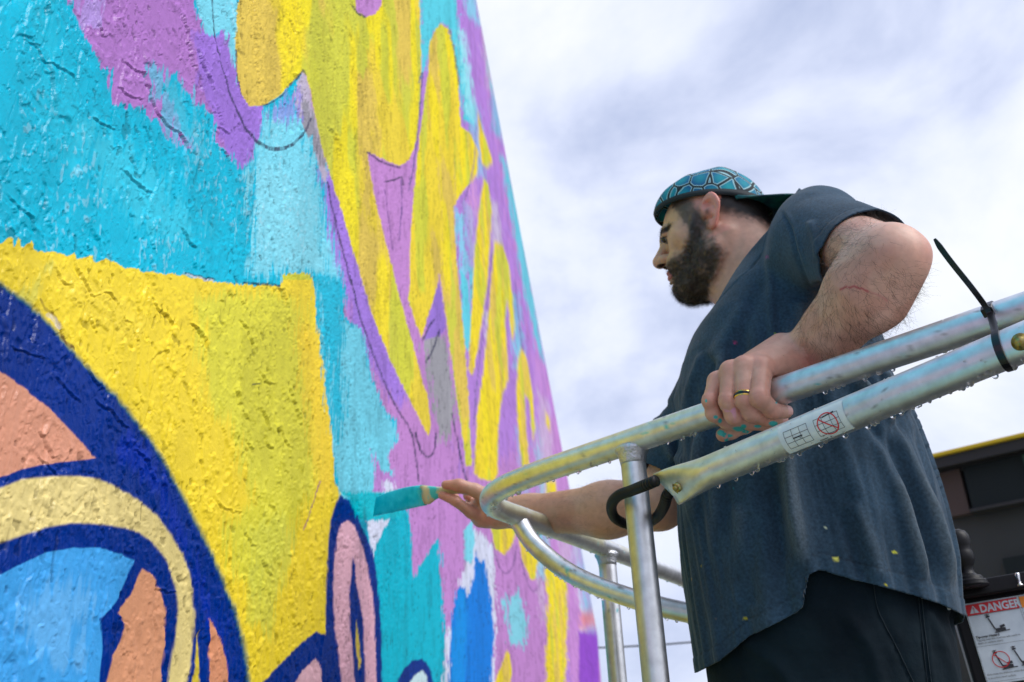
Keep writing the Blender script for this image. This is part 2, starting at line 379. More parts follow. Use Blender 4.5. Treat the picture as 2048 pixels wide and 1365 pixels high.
grit = vn2(U/.0050+n3*.8, Z/.0072, 36)**2; cl = sst(.50, .60, fbm2(U/.045, Z/.07, 3, 38)); H_ += .0012*grit*cl
H_ += .0010*sst(.5, .62, n3)*sst(.48, .58, fbm2(U/.08, Z/.10, 2, 39))+.00025*n4
pit = sst(.80, .86, vn2(U/.0075+3*n6, Z/.011, 91))*sst(.55, .65, fbm2(U/.05, Z/.05, 2, 55)); H_ -= .0012*pit
jx = (fbm2(U/.02, Z/.035, 3, 41)-.5)*2; jy = (fbm2(U/.02, Z/.035, 3, 42)-.5)*2
jf = (fbm2(U/.004, Z/.010, 2, 43)-.5)*2
base = np.array(lin(0, 184, 214), np.float32); PAINT = np.tile(base, (len(U), 1)).astype(np.float32)
QX = PX.copy(); QY = PY.copy()
STREAK = fbm2(U/.02+.3*jx, Z/.30, 4, 61); PATCH = fbm2(U/.12, Z/.30, 3, 67); RAG = fbm2(U/.006, Z/.05, 3, 71)
def paint(poly, col, soft=2., jag=2.5, smooth=0, cover=1., strk=0., fray=0.):
    p = np.array(poly, float)
    if smooth: p = spline(p, smooth, closed=True)
    m_ = soft+jag*2+fray*2+4
    s = np.nonzero(ok & (PX > p[:, 0].min()-m_) & (PX < p[:, 0].max()+m_) & (PY > p[:, 1].min()-m_) & (PY < p[:, 1].max()+m_))[0]
    if not len(s): return
    x = PX[s]+jag*jx[s]+jag*.5*jf[s]; y = PY[s]+jag*jy[s]
    d, _ = seg_dist(x, y, p, True); d = np.where(inside(x, y, p), d, -d)
    if fray: d = d+(RAG[s]-.5)*2*fray*2
    a = sst(-soft/2-.3, soft/2+.3, d)*cover
    if strk: a = a*sst(.5-strk, .5+.1, STREAK[s]+(.5-strk)*.0+strk*.5)
    PAINT[s] += (np.array(lin(*col), np.float32)-PAINT[s])*a[:, None]
def line(pts, w, col=(45, 45, 75), smooth=5, cover=.85, jag=1.5, dash=0.):
    p = spline(pts, smooth) if smooth else np.array(pts, float); m_ = 12
    s = np.nonzero(ok & (PX > p[:, 0].min()-m_) & (PX < p[:, 0].max()+m_) & (PY > p[:, 1].min()-m_) & (PY < p[:, 1].max()+m_))[0]
    d, t = seg_dist(PX[s]+jag*jx[s]+jf[s], PY[s]+jag*jy[s], p)
    w_ = np.interp(t, np.linspace(0, 1, len(w)), w) if hasattr(w, '__len__') else w
    a = (1-sst(w_*.5-.6, w_*.5+.9, d))*cover*(.55+.45*sst(.35, .55, n3[s]))
    PAINT[s] += (np.array(lin(*col), np.float32)-PAINT[s])*a[:, None]
LC = (122, 212, 230); LIL = (192, 134, 200); PUR = (162, 122, 216); YEL = (242, 214, 52); MUS = (222, 192, 84); LIM = (200, 208, 60); NAVY = (0, 46, 134); TEAL = (0, 178, 200); WHT = (214, 218, 238); GRY = (158, 154, 166)
# light cyan scumbles
paint([(508, 340), (520, 235), (560, 212), (612, 225), (625, 270), (650, 400), (690, 560), (640, 545), (560, 540), (505, 480)], LC, 30, 12, fray=22)
paint([(505, 345), (560, 330), (610, 380), (650, 520), (640, 550), (500, 548), (498, 470)], (132, 214, 230), 20, 12, fray=14, cover=.8)
paint([(-60, -40), (40, 20), (90, 130), (60, 240), (120, 330), (200, 300), (120, 140), (100, -40)], (40, 196, 220), 30, 14, cover=.35, fray=20)
paint([(170, 250), (230, 290), (330, 350), (400, 470), (330, 500), (250, 420), (180, 330)], (75, 205, 225), 30, 14, cover=.45, fray=25)
paint([(380, -60), (472, -60), (474, 60), (480, 120), (484, 170), (475, 178), (462, 140), (448, 60), (424, 72), (408, 68), (398, 30)], LC, 2, 2)
# lilac field to the right of the cyan (painted first, letters go over it)
paint([(612, -60), (1260, -60), (1400, 1420), (880, 1420), (890, 1280), (880, 1080), (824, 1160), (820, 1060), (815, 985), (775, 985), (745, 962), (762, 900), (792, 880), (790, 845), (762, 810), (745, 760), (722, 660), (690, 635), (682, 540), (668, 470), (655, 370), (630, 245), (600, 215), (606, 140)], LIL, 4, 6, fray=5)
paint([(640, 340), (700, 330), (760, 560), (820, 800), (800, 820), (745, 740), (700, 640), (676, 520)], PUR, 16, 6, fray=8)
paint([(800, -60), (960, -60), (1010, 330), (1100, 820), (1050, 900), (930, 940), (900, 700), (860, 420)], PUR, 30, 10, cover=.55, fray=25)
for k in range(46):                                                   # drifts of older paint showing through the far letters
    x0 = RNG.uniform(880, 1190); y0 = 40+(x0-900)*4.2+RNG.uniform(-380, 480)-60; w = RNG.uniform(3, 13); h = RNG.uniform(30, 170); sl_ = .17
    c = [LC, (90, 200, 215), PUR, (208, 150, 205), (200, 190, 205), (212, 206, 216), LC, (150, 180, 215)][RNG.integers(8)]
    paint([(x0-w, y0-h), (x0+w, y0-h*.8), (x0+w+h*sl_, y0+h), (x0-w+h*sl_, y0+h*.8)], c, 6, 4, fray=6, cover=RNG.uniform(.35, .85))
# top-left pink-purple patch
paint([(130, -60), (140, 10), (152, 32), (170, 60), (180, 105), (205, 132), (232, 140), (222, 172), (232, 205), (270, 212), (300, 232), (335, 275), (372, 305), (398, 300), (368, 262), (350, 215), (330, 180), (352, 150), (372, 190), (400, 215), (425, 235), (432, 285), (455, 300), (484, 336), (497, 322), (520, 262), (522, 214), (497, 205), (482, 172), (448, 62), (424, 74), (408, 68), (396, 30), (384, -60)], (178, 122, 198), 4, 6, fray=7)
paint([(385, 60), (425, 72), (446, 62), (482, 172), (497, 205), (522, 214), (520, 262), (497, 322), (484, 336), (455, 300), (425, 235), (398, 170)], (160, 118, 214), 10, 5, fray=5)
paint([(300, 150), (345, 150), (400, 250), (420, 300), (380, 320), (320, 240)], (70, 190, 215), 12, 9, fray=22, cover=.75)
paint([(150, 0), (205, 0), (200, 50), (165, 55)], (175, 160, 225), 8, 8, fray=10, cover=.6)
# primer greys
paint([(604, 143), (613, 152), (622, 200), (640, 270), (656, 350), (650, 366), (640, 340), (622, 270), (606, 250), (592, 225), (586, 190)], (188, 176, 196), 3, 3, fray=2)
paint([(606, 190), (618, 205), (634, 262), (652, 330), (640, 330), (618, 270), (600, 240)], (150, 146, 156), 5, 4, fray=5)
paint([(560, 205), (590, 190), (596, 232), (575, 250), (545, 232)], (140, 130, 214), 8, 8, fray=14, cover=.7)
paint([(846, 680), (868, 668), (892, 670), (904, 740), (914, 822), (906, 850), (890, 880), (880, 885), (868, 810), (852, 728)], (160, 158, 164), 5, 5, fray=8)
paint([(856, 640), (880, 560), (894, 655), (880, 672), (850, 680)], (152, 116, 206), 4, 3)
# cyan between the second and third letter at the top
paint([(838, -60), (904, -60), (920, 60), (936, 150), (950, 222), (948, 262), (928, 236), (916, 150), (900, 62), (884, 46), (866, 70), (852, 140), (845, 150), (842, 80)], (86, 202, 218), 4, 4, fray=4)
paint([(915, 60), (930, 60), (950, 200), (946, 250), (934, 230)], (160, 226, 232), 5, 3, fray=6, cover=.7)
paint([(1002, 310), (1020, 340), (1044, 450), (1066, 580), (1088, 720), (1076, 700), (1046, 570), (1024, 440)], (80, 200, 212), 5, 4, fray=5, cover=.85)
paint([(920, 540), (934, 555), (944, 645), (940, 705), (930, 690)], (96, 204, 220), 3, 2, fray=2)
# big yellow field, lower left
paint([(-90, 470), (-40, 492), (0, 488), (18, 474), (26, 496), (36, 478), (44, 498), (62, 484), (78, 502), (120, 508), (136, 516), (150, 506), (158, 520), (176, 508), (190, 524), (214, 518), (240, 534), (300, 546), (370, 552), (430, 562), (490, 570), (560, 573), (566, 550), (584, 545), (604, 546), (622, 550), (631, 575), (636, 620), (642, 690), (652, 770), (664, 870), (671, 960), (684, 992), (700, 1100), (690, 1420), (-200, 1500), (-400, 900)], YEL, 2, 4, fray=2.5)
paint([(398, 602), (440, 585), (520, 588), (590, 596), (612, 640), (622, 760), (640, 900), (636, 960), (600, 1040), (560, 1110), (520, 1190), (470, 1150), (440, 1060), (500, 1000), (470, 880), (420, 800), (400, 700)], (212, 212, 66), 30, 10, fray=14, cover=.75)
paint([(500, 1060), (560, 1020), (590, 1080), (560, 1200), (540, 1280), (500, 1240)], (210, 208, 74), 18, 8, fray=10, cover=.8)
paint([(590, 640), (640, 660), (668, 900), (670, 960), (640, 1000), (610, 800)], (242, 206, 52), 14, 8, fray=12, cover=.7)
paint([(60, 520), (200, 560), (300, 640), (260, 700), (140, 600)], (236, 210, 66), 25, 10, cover=.5)
paint([(85, 525), (100, 530), (85, 590), (45, 640), (40, 600)], (190, 200, 100), 14, 6, cover=.45, fray=10)
# navy letter, bottom left
paint([(-120, 500), (0, 566), (58, 606), (102, 650), (150, 706), (200, 758), (250, 812), (300, 876), (345, 948), (378, 1010), (410, 1078), (440, 1146), (470, 1218), (490, 1286), (506, 1420), (-200, 1500), (-300, 800)], (10, 92, 120), 14, 1.5)
paint([(-120, 508), (0, 574), (56, 613), (99, 655), (147, 711), (197, 763), (246, 818), (296, 881), (340, 952), (373, 1013), (405, 1081), (435, 1149), (464, 1221), (484, 1288), (500, 1420), (-200, 1500), (-300, 800)], NAVY, 5, 2)
paint([(260, 860), (330, 960), (390, 1110), (440, 1250), (460, 1350), (430, 1300), (380, 1130), (300, 980), (230, 900)], (0, 46, 172), 20, 6, cover=.6, fray=12)
paint([(-80, 690), (0, 742), (44, 772), (100, 820), (140, 858), (170, 892), (192, 918), (150, 922), (80, 930), (30, 944), (-80, 985)], (214, 150, 122), 3, 2)
paint([(-80, 1000), (0, 976), (44, 960), (100, 953), (160, 953), (200, 960), (242, 980), (282, 1006), (312, 1030), (342, 1070), (366, 1110), (381, 1160), (388, 1222), (386, 1290), (366, 1420), (322, 1420), (336, 1365), (350, 1290), (356, 1222), (350, 1170), (334, 1122), (310, 1088), (280, 1066), (240, 1054), (190, 1048), (140, 1047), (90, 1055), (48, 1070), (0, 1088), (-80, 1120)], (228, 208, 136), 7, 1.5)
paint([(-80, 1180), (0, 1150), (32, 1134), (90, 1106), (150, 1096), (200, 1096), (240, 1108), (267, 1122), (252, 1158), (238, 1196), (226, 1214), (200, 1238), (204, 1262), (206, 1290), (196, 1420), (-80, 1420)], (66, 160, 226), 3, 1.5)
paint([(60, 1180), (140, 1150), (190, 1200), (150, 1260), (160, 1330), (70, 1320), (40, 1240)], (112, 182, 232), 30, 14, cover=.6, fray=22)
paint([(285, 1138), (304, 1150), (320, 1182), (330, 1222), (330, 1290), (314, 1420), (205, 1420), (224, 1310), (240, 1286), (249, 1256), (246, 1238), (235, 1226), (262, 1190)], (218, 154, 116), 3, 1.5)
paint([(419, 1236), (440, 1280), (454, 1325), (462, 1420), (418, 1420)], (218, 148, 110), 2, 1.5)
paint([(397, 1262), (398, 1420), (376, 1420), (390, 1320)], (214, 190, 60), 3, 1)
# blue outlined petals, bottom middle
paint([(683, 988), (700, 1003), (718, 1040), (732, 1070), (745, 1098), (756, 1160), (763, 1250), (768, 1420), (470, 1420), (540, 1350), (576, 1312), (606, 1285), (632, 1263), (650, 1270), (652, 1180), (656, 1100), (662, 1040), (671, 1008)], NAVY, 4, 2)
paint([(694, 1041), (709, 1050), (722, 1085), (735, 1130), (745, 1190), (750, 1260), (754, 1420), (690, 1420), (680, 1330), (671, 1260), (667, 1180), (669, 1120), (675, 1075), (684, 1048)], (228, 176, 192), 3, 2)
paint([(706, 1114), (712, 1130), (712, 1162), (720, 1200), (728, 1250), (732, 1420), (714, 1420), (704, 1300), (699, 1240), (698, 1180), (703, 1150)], NAVY, 3, 1.5)
paint([(713, 1240), (718, 1280), (722, 1330), (718, 1340), (712, 1290)], (222, 200, 60), 2, 1)
paint([(632, 1316), (641, 1332), (648, 1420), (570, 1420), (596, 1352)], (228, 180, 190), 3, 2)
# teal fields, fresh paint, white primer
paint([(733, 1042), (782, 1034), (778, 1056), (762, 1076), (752, 1100), (758, 1150), (748, 1110), (738, 1072)], WHT, 3, 3, fray=3)
paint([(770, 1056), (786, 1036), (818, 1022), (821, 1060), (823, 1110), (826, 1166), (842, 1130), (876, 1076), (882, 1170), (888, 1280), (896, 1420), (768, 1420), (763, 1250), (756, 1160), (747, 1106), (752, 1092)], TEAL, 3, 3)
paint([(690, 640), (722, 660), (745, 760), (762, 812), (790, 845), (793, 880), (776, 912), (790, 958), (780, 985), (742, 995), (706, 1004), (684, 992), (672, 955), (665, 870), (654, 770), (645, 690), (636, 610), (630, 560), (672, 560)], (112, 206, 226), 4, 4, fray=5)
paint([(632, 560), (680, 560), (690, 640), (684, 720), (690, 800), (676, 880), (668, 860), (650, 720), (640, 640)], (30, 180, 208), 12, 7, fray=12)
paint([(740, 900), (760, 940), (800, 960), (775, 985), (745, 985), (752, 940)], (188, 132, 204), 3, 5, fray=4)
paint([(764, 960), (790, 965), (792, 990), (770, 1000)], WHT, 5, 4, fray=5)
paint([(685, 985), (740, 985), (800, 984), (806, 1034), (770, 1038), (735, 1042), (716, 1034), (700, 1000)], (0, 184, 198), 6, 3, fray=4)
paint([(790, 1420), (797, 1362), (808, 1338), (826, 1322), (846, 1318), (860, 1334), (868, 1365), (872, 1420)], NAVY, 3, 2)
paint([(818, 1420), (822, 1362), (832, 1348), (846, 1341), (855, 1354), (860, 1420)], (196, 222, 226), 3, 2)
# blue splash with white primer round it
paint([(935, 1070), (950, 1060), (968, 1070), (985, 1090), (992, 1180), (990, 1420), (884, 1420), (892, 1280), (908, 1210), (922, 1160), (932, 1110)], WHT, 4, 4, fray=5)
paint([(928, 1062), (945, 1040), (950, 1080), (944, 1130), (930, 1120)], LC, 3, 3)
paint([(899, 1420), (900, 1290), (904, 1230), (914, 1180), (921, 1172), (930, 1176), (935, 1196), (942, 1184), (948, 1142), (953, 1102), (958, 1120), (964, 1124), (970, 1118), (976, 1158), (984, 1206), (988, 1270), (980, 1420)], (0, 122, 216), 3, 3, fray=2)
paint([(904, 1290), (915, 1180), (930, 1180), (935, 1260), (925, 1420), (904, 1420)], (0, 150, 224), 8, 4, cover=.6, fray=5)
# yellow letters
paint([(485, -60), (474, 20), (471, 80), (475, 150), (484, 190), (500, 214), (524, 212), (555, 196), (580, 171), (604, 144), (613, 152), (622, 190), (640, 280), (660, 350), (682, 420), (706, 500), (743, 628), (780, 720), (816, 793), (845, 850), (858, 873), (862, 858), (858, 800), (849, 775), (831, 705), (809, 628), (776, 500), (754, 414), (743, 360), (735, 304), (770, 320), (800, 333), (820, 320), (834, 280), (842, 200), (843, 120), (838, -60), (768, -60), (764, 8), (752, 28), (732, 34), (714, 22), (707, -60)], (234, 208, 58), 2, 2)
paint([(882, 47), (868, 65), (860, 84), (857, 139), (846, 227), (835, 311), (827, 403), (820, 500), (820, 566), (816, 595), (831, 646), (844, 676), (856, 635), (871, 591), (880, 548), (888, 610), (897, 665), (908, 756), (922, 848), (933, 932), (944, 932), (941, 866), (935, 756), (930, 683), (922, 610), (913, 500), (910, 458), (908, 414), (925, 385), (955, 350), (957, 300), (941, 267), (922, 253), (917, 165), (910, 110), (897, 59)], (236, 210, 50), 2, 2)
Y3 = (240, 214, 40)
paint([(956, 222), (962, 250), (976, 290), (986, 325), (974, 336), (964, 328), (958, 280)], Y3, 3, 2)
paint([(968, 358), (976, 368), (984, 420), (981, 480), (976, 560), (968, 620), (956, 700), (946, 752), (938, 742), (940, 680), (945, 600), (950, 500), (958, 420)], Y3, 3, 2)
paint([(990, 484), (1006, 490), (1018, 530), (1026, 600), (1030, 660), (1025, 684), (1015, 600), (1010, 640), (1015, 700), (1018, 760), (1005, 790), (998, 850), (996, 945), (990, 964), (960, 958), (948, 945), (954, 830), (966, 750), (976, 650), (982, 560)], Y3, 3, 2)
paint([(1043, 694), (1055, 720), (1066, 790), (1070, 860), (1066, 882), (1058, 800), (1050, 790), (1052, 850), (1058, 920), (1060, 956), (1050, 956), (1040, 900), (1033, 800), (1035, 730)], Y3, 3, 2)
paint([(1091, 822), (1100, 838), (1100, 862), (1092, 850)], Y3, 3, 2)
paint([(1092, 960), (1112, 962), (1116, 1010), (1108, 1060), (1094, 1040)], Y3, 3, 2)
paint([(978, 1040), (1032, 1060), (1027, 1085), (1010, 1112), (992, 1098)], Y3, 3, 2)
paint([(1035, 1062), (1060, 1095), (1076, 1120), (1070, 1160), (1062, 1160), (1045, 1120)], Y3, 3, 2)
paint([(1088, 1118), (1130, 1140), (1136, 1200), (1130, 1420), (1090, 1420), (1096, 1200)], Y3, 4, 3, fray=3)
paint([(990, 1365), (1015, 1298), (1024, 1330), (1020, 1420), (980, 1420)], Y3, 3, 2)
paint([(1010, 1200), (1040, 1180), (1056, 1260), (1044, 1300), (1020, 1280)], (130, 206, 222), 6, 5, fray=8)
paint([(1158, 1264), (1196, 1264), (1200, 1420), (1158, 1420)], (140, 70, 190), 3, 2)
paint([(1160, 1225), (1196, 1222), (1197, 1250), (1162, 1254)], (226, 120, 110), 5, 4, fray=6, cover=.7)
# unseen wall beyond the frame, given invented pale colours to tame its cyan reflections
offm = ~((U > .3) & (PX > -80)); kk_ = fbm2(U/.8+3, Z/.7, 3, 301)
for lo_, c_ in ((-1, (206, 170, 206)), (.40, (222, 220, 226)), (.47, (150, 208, 220)), (.53, (228, 206, 110)), (.60, (196, 150, 200))):
    s_ = offm & (kk_ > lo_); PAINT[s_] = lin(*c_)
# brush-marks and patches inside the yellow letters
isy = (PAINT[:, 0] > .55) & (PAINT[:, 1] > .45) & (PAINT[:, 2] < .12)
right = isy & (PX > 465) & ((PY < 560) | (PX > 690))
a = (sst(.47, .53, fbm2(U/.38+.2*jx, Z/.55, 4, 86))*right)[:, None]; PAINT += (np.array(lin(*MUS), np.float32)-PAINT)*a*.9
a = (sst(.53, .60, fbm2(U/.30+.1*jx, Z/.40, 3, 87))*right)[:, None]; PAINT += (np.array(lin(*LIM), np.float32)-PAINT)*a*.75
a = (sst(.58, .66, fbm2(U/.20, Z/.40, 3, 88))*right)[:, None]; PAINT += (np.array(lin(244, 222, 20), np.float32)-PAINT)*a*.8
a = (sst(.66, .72, fbm2(U/.008, Z/.03, 3, 89))*right)[:, None]; PAINT += (np.array(lin(150, 130, 40), np.float32)-PAINT)*a*.25
# paler colour on ridge tops, darker colour in the pits
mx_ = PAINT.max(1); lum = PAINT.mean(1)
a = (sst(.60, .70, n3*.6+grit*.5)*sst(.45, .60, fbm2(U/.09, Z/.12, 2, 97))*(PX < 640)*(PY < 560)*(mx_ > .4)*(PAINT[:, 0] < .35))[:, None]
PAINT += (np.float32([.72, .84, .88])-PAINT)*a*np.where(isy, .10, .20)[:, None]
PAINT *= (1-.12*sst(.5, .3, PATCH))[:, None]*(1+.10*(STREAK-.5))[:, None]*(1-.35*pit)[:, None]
far = (PX > 700)
PAINT *= (1-far*.18*sst(.60, .72, fbm2(U/.03, Z/.05, 3, 99)))[:, None]
# sketch lines
line([(422, -30), (428, 50), (436, 100), (448, 145), (463, 195), (485, 245), (505, 275), (530, 293), (555, 299), (585, 289), (612, 260), (622, 238)], [2.5, 3, 3, 4, 6, 8, 6, 3])
line([(655, 365), (668, 430), (690, 520), (720, 630), (755, 730), (790, 810), (820, 858), (832, 910), (838, 962)], 3.5)
line([(832, 866), (843, 902), (858, 914), (869, 900), (873, 868)], 4)
line([(735, 305), (760, 322), (780, 330), (800, 336)], 4, (30, 35, 60)); line([(574, 176), (590, 160), (605, 143), (612, 150)], 4); line([(523, 212), (550, 202), (575, 180)], 3)
line([(473, 100), (475, 150), (484, 192)], 2.5); line([(707, 14), (716, 26), (730, 34)], 4)
line([(904, 828), (915, 880), (925, 930), (934, 962)], 3); line([(846, 680), (858, 655), (868, 640)], 4); line([(852, 725), (866, 700), (880, 660)], 4)
line([(770, 364), (790, 360), (802, 355), (806, 370)], 3.5, (60, 50, 80)); line([(802, 360), (804, 420), (798, 480)], 2.5, (110, 80, 140)); line([(770, 380), (778, 440), (786, 500)], 2.5, (120, 80, 140))
line([(986, 1086), (998, 1132), (1012, 1147), (1026, 1132), (1034, 1090)], 2.6, (110, 80, 130)); line([(1040, 1105), (1052, 1155), (1066, 1182), (1080, 1168), (1090, 1120)], 2.4, (120, 90, 140))
line([(838, 165), (845, 150), (838, 240), (828, 330), (818, 380)], 3, (90, 80, 130)); line([(900, 60), (912, 120), (918, 170)], 2.5, (110, 120, 60))
line([(952, 250), (948, 330), (930, 400)], 2.4, (120, 90, 150)); line([(986, 500), (972, 620), (955, 760), (948, 850)], 2.2, (120, 100, 150)); line([(1030, 560), (1040, 660), (1046, 700)], 2.2, (110, 90, 150))
line([(370, 548), (400, 553), (430, 557)], 4.5, (40, 50, 55), smooth=0, jag=5); line([(372, 551), (430, 560)], 4, (220, 215, 225), smooth=0, jag=6, cover=.8)
line([(488, 566), (520, 569), (558, 572)], [4, 5.5, 5], (18, 24, 50), smooth=0, jag=1.5)
line([(80, 598), (92, 618), (108, 632), (124, 672), (150, 700)], [4, 6, 5, 6, 3], (90, 60, 20), jag=4); line([(96, 630), (108, 640), (116, 655)], 9, (215, 210, 215), jag=4, cover=.7)
line([(640, 962), (625, 1010), (608, 1060)], 2.4, (170, 120, 120)); line([(505, 770), (520, 768)], 3, (110, 110, 60))
# trowel steps and cracks traced where they stand (relief, not colour)
def crack(pts, amp=.0022, w=3.0):
    p = spline(pts, 4); m_ = 25
    s = np.nonzero(ok & (PX > p[:, 0].min()-m_) & (PX < p[:, 0].max()+m_) & (PY > p[:, 1].min()-m_) & (PY < p[:, 1].max()+m_))[0]
    d, t = seg_dist(PX[s]+5*jf[s]+5*jx[s], PY[s]+5*jy[s]+3*jf[s], p); tp = np.minimum(t, 1-t)*2; tp = sst(0, .35, tp)
    d2, _ = seg_dist(PX[s]+5*jf[s]+5*jx[s]-w*1.6, PY[s]+5*jy[s]+3*jf[s]+w*1.2, p)
    sc_ = np.clip(PD[s], .8, 2)
    H_[s] += sc_*tp*(-amp*np.exp(-(d/w)**2)+amp*.8*np.exp(-(d2/(w*1.6))**2))
for c in [[(45, 76), (70, 92), (84, 122), (110, 132), (140, 152), (150, 168)], [(235, 112), (248, 128), (270, 142), (285, 148), (296, 180), (308, 215), (330, 245), (360, 270), (372, 300), (400, 309)],
          [(182, 232), (205, 250), (232, 262)], [(235, 175), (262, 195), (290, 200)], [(8, 385), (40, 420), (62, 440), (70, 480)], [(240, 340), (270, 366), (310, 392)], [(360, 455), (375, 480), (395, 500)],
          [(14, 688), (40, 704), (60, 712), (82, 716), (88, 735)], [(105, 752), (130, 778), (165, 805)], [(165, 700), (175, 740), (200, 770), (202, 790)], [(190, 800), (215, 820), (245, 850), (262, 856)],
          [(150, 515), (160, 545), (172, 570), (186, 592), (210, 585), (232, 600), (245, 625)], [(112, 545), (122, 565), (142, 570)], [(178, 625), (190, 660), (198, 668)], [(300, 595), (320, 620), (345, 655)], [(375, 645), (400, 665), (412, 700)],
          [(480, 592), (488, 612), (486, 635)], [(475, 640), (495, 665), (510, 700)], [(555, 575), (570, 600), (578, 650)], [(520, 740), (532, 765), (548, 770)], [(615, 655), (614, 700)], [(470, 760), (482, 810), (500, 845)],
          [(515, 812), (530, 840), (540, 862)], [(575, 770), (590, 810), (605, 862)], [(558, 842), (565, 875), (585, 898)], [(565, 770), (568, 805)], [(525, 865), (532, 885), (546, 900)], [(490, 880), (500, 900)],
          [(520, 1110), (532, 1140), (545, 1155)], [(488, 1058), (498, 1082), (510, 1094)], [(485, 1150), (492, 1175), (500, 1190)], [(540, 1010), (555, 1045)], [(430, 1000), (450, 1020), (480, 1024)], [(70, 905), (90, 930), (118, 955)],
          [(75, 855), (90, 885), (105, 915), (125, 912)], [(193, 990), (196, 1030), (205, 1075)], [(160, 1028), (165, 1042)], [(310, 1180), (335, 1185), (352, 1182)], [(265, 900), (285, 915), (300, 940), (312, 975)], [(240, 930), (250, 955)],
          [(360, 20), (370, 50), (382, 120), (390, 150)], [(395, 90), (405, 130), (420, 160), (430, 190)], [(430, 255), (448, 262), (456, 270)], [(443, 300), (455, 310), (460, 345)], [(653, 250), (672, 280), (682, 320)], [(505, 55), (512, 120), (520, 180)], [(580, 35), (592, 70)], [(680, 40), (685, 70)]]:
    crack(c, .0017 if c[0][0] < 400 else .0013, 1.7)
H_ *= (1+.15*sst(.85, 1.15, U))*(1-.65*sst(1.5, 3.0, U))
top_ = np.arange(len(U)) >= nc*(7+NR); dn_ = np.arange(len(U)) < nc*7; H_[top_ | dn_] = .0008
kt = fbm2(U/1.6, Z/1.1, 3, 401); PAINT[top_] = base; PAINT[top_ & (kt > .53)] = lin(*LIL); PAINT[dn_ & (kt > .5)] = lin(*TEAL); PAINT[dn_ & (kt <= .5)] = NV_ if False else lin(*YEL)
V = np.stack([np.full(len(U), -WD)+H_-.0015, U, Z+CAM[2]], 1)
i, j = np.meshgrid(np.arange(nr-1), np.arange(nc-1), indexing='ij'); F = np.stack([i*nc+j, i*nc+j+1, (i+1)*nc+j+1, (i+1)*nc+j], -1).reshape(-1, 4)
wall = empty('mural_wall', (-WD, 0, 0), 'tall stucco wall covered by a half-painted cyan, yellow, lilac and navy mural', 'wall')
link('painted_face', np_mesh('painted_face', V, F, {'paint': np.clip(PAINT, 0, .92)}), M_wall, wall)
box('wall_core', (-WD-.008-.15, (U_END-2.5)/2, (CAM[2]+ROOF)/2-.002), (.15, (U_END+2.5)/2, (CAM[2]+ROOF)/2), np.eye(3), M_core, wall)
# ------------------------------------------------------------------ building behind the painter, right
A0 = P(1848, 914, 7.0); A1 = at_height(2048, 867, A0[2]); ex = nrm(A1-A0); ez = np.array([0, 0, 1.]); ey = np.cross(ez, ex)
if ey.dot(A0-CAM) < 0: ey = -ey
bld = empty('storefront', (A0[0], A0[1], 0), 'dark storefront with a yellow roof edge behind the painter', 'building')
M_fas = mat('dark_cladding', (.02, .022, .028), .6); mottle(M_fas, (.012, .016, .018), (.024, .028, .032), 1.2, 4.)
M_glass = mat('dark_glass', (.012, .017, .02), .7, Specular_IOR_Level=.15); M_yel = mat('yellow_trim', lin(200, 170, 20), .45); M_brn = mat('brown_render', (.06, .04, .038), .85); M_grn = mat('green_panel', (.006, .04, .022), .5); M_soff = mat('soffit', (.022, .022, .026), .8)
Lb = 5.0; s0 = -1.25; top = A0[2]
def bbox(name, a, b, z0, z1, d0, d1, m_, bev=0): return box(name, A0+ex*((a+b)/2)+ey*((d0+d1)/2)+ez*((z0+z1)/2), ((b-a)/2, (d1-d0)/2, (z1-z0)/2), (ex, ey, ez), m_, bld, bev)
bbox('yellow_trim', s0, Lb, -.026, 0, -.03, .04, M_yel, .008)
bbox('fascia', s0+.01, Lb, -.10, -.027, .0, .05, M_soff)
bbox('wall', s0+.02, Lb, -top, -.102, .2, .9, M_fas)
bbox('canopy_panel', .21, 2.6, -.40, -.104, .1, .196, M_glass); bbox('canopy_rail', .19, 2.6, -.425, -.403, .08, .196, M_soff)
bbox('roof', s0+.012, Lb, -.02, .0-.004, .045, 1.4, M_fas)
bbox('pier', .03, .18, -.42, -.104, .12, .197, M_brn)
bbox('window', .3, 1.9, -2.3, -.75, .15, .196, M_glass); bbox('window', 2.1, 3.7, -2.3, -.75, .15, .196, M_glass)
bbox('green_sign', .60, .95, -.32, -.12, .07, .098, M_grn)
# cable across the far sky
tube('power_line', spline([(-20, 60, 13.2), (6, 60, P(1350, 1300, 60.)[2]), (60, 62, 16)], 12), .05, M_tie, seg=8)
tag(bpy.data.objects['power_line'], 'thin dark power line crossing the low sky behind the railing', 'cable')
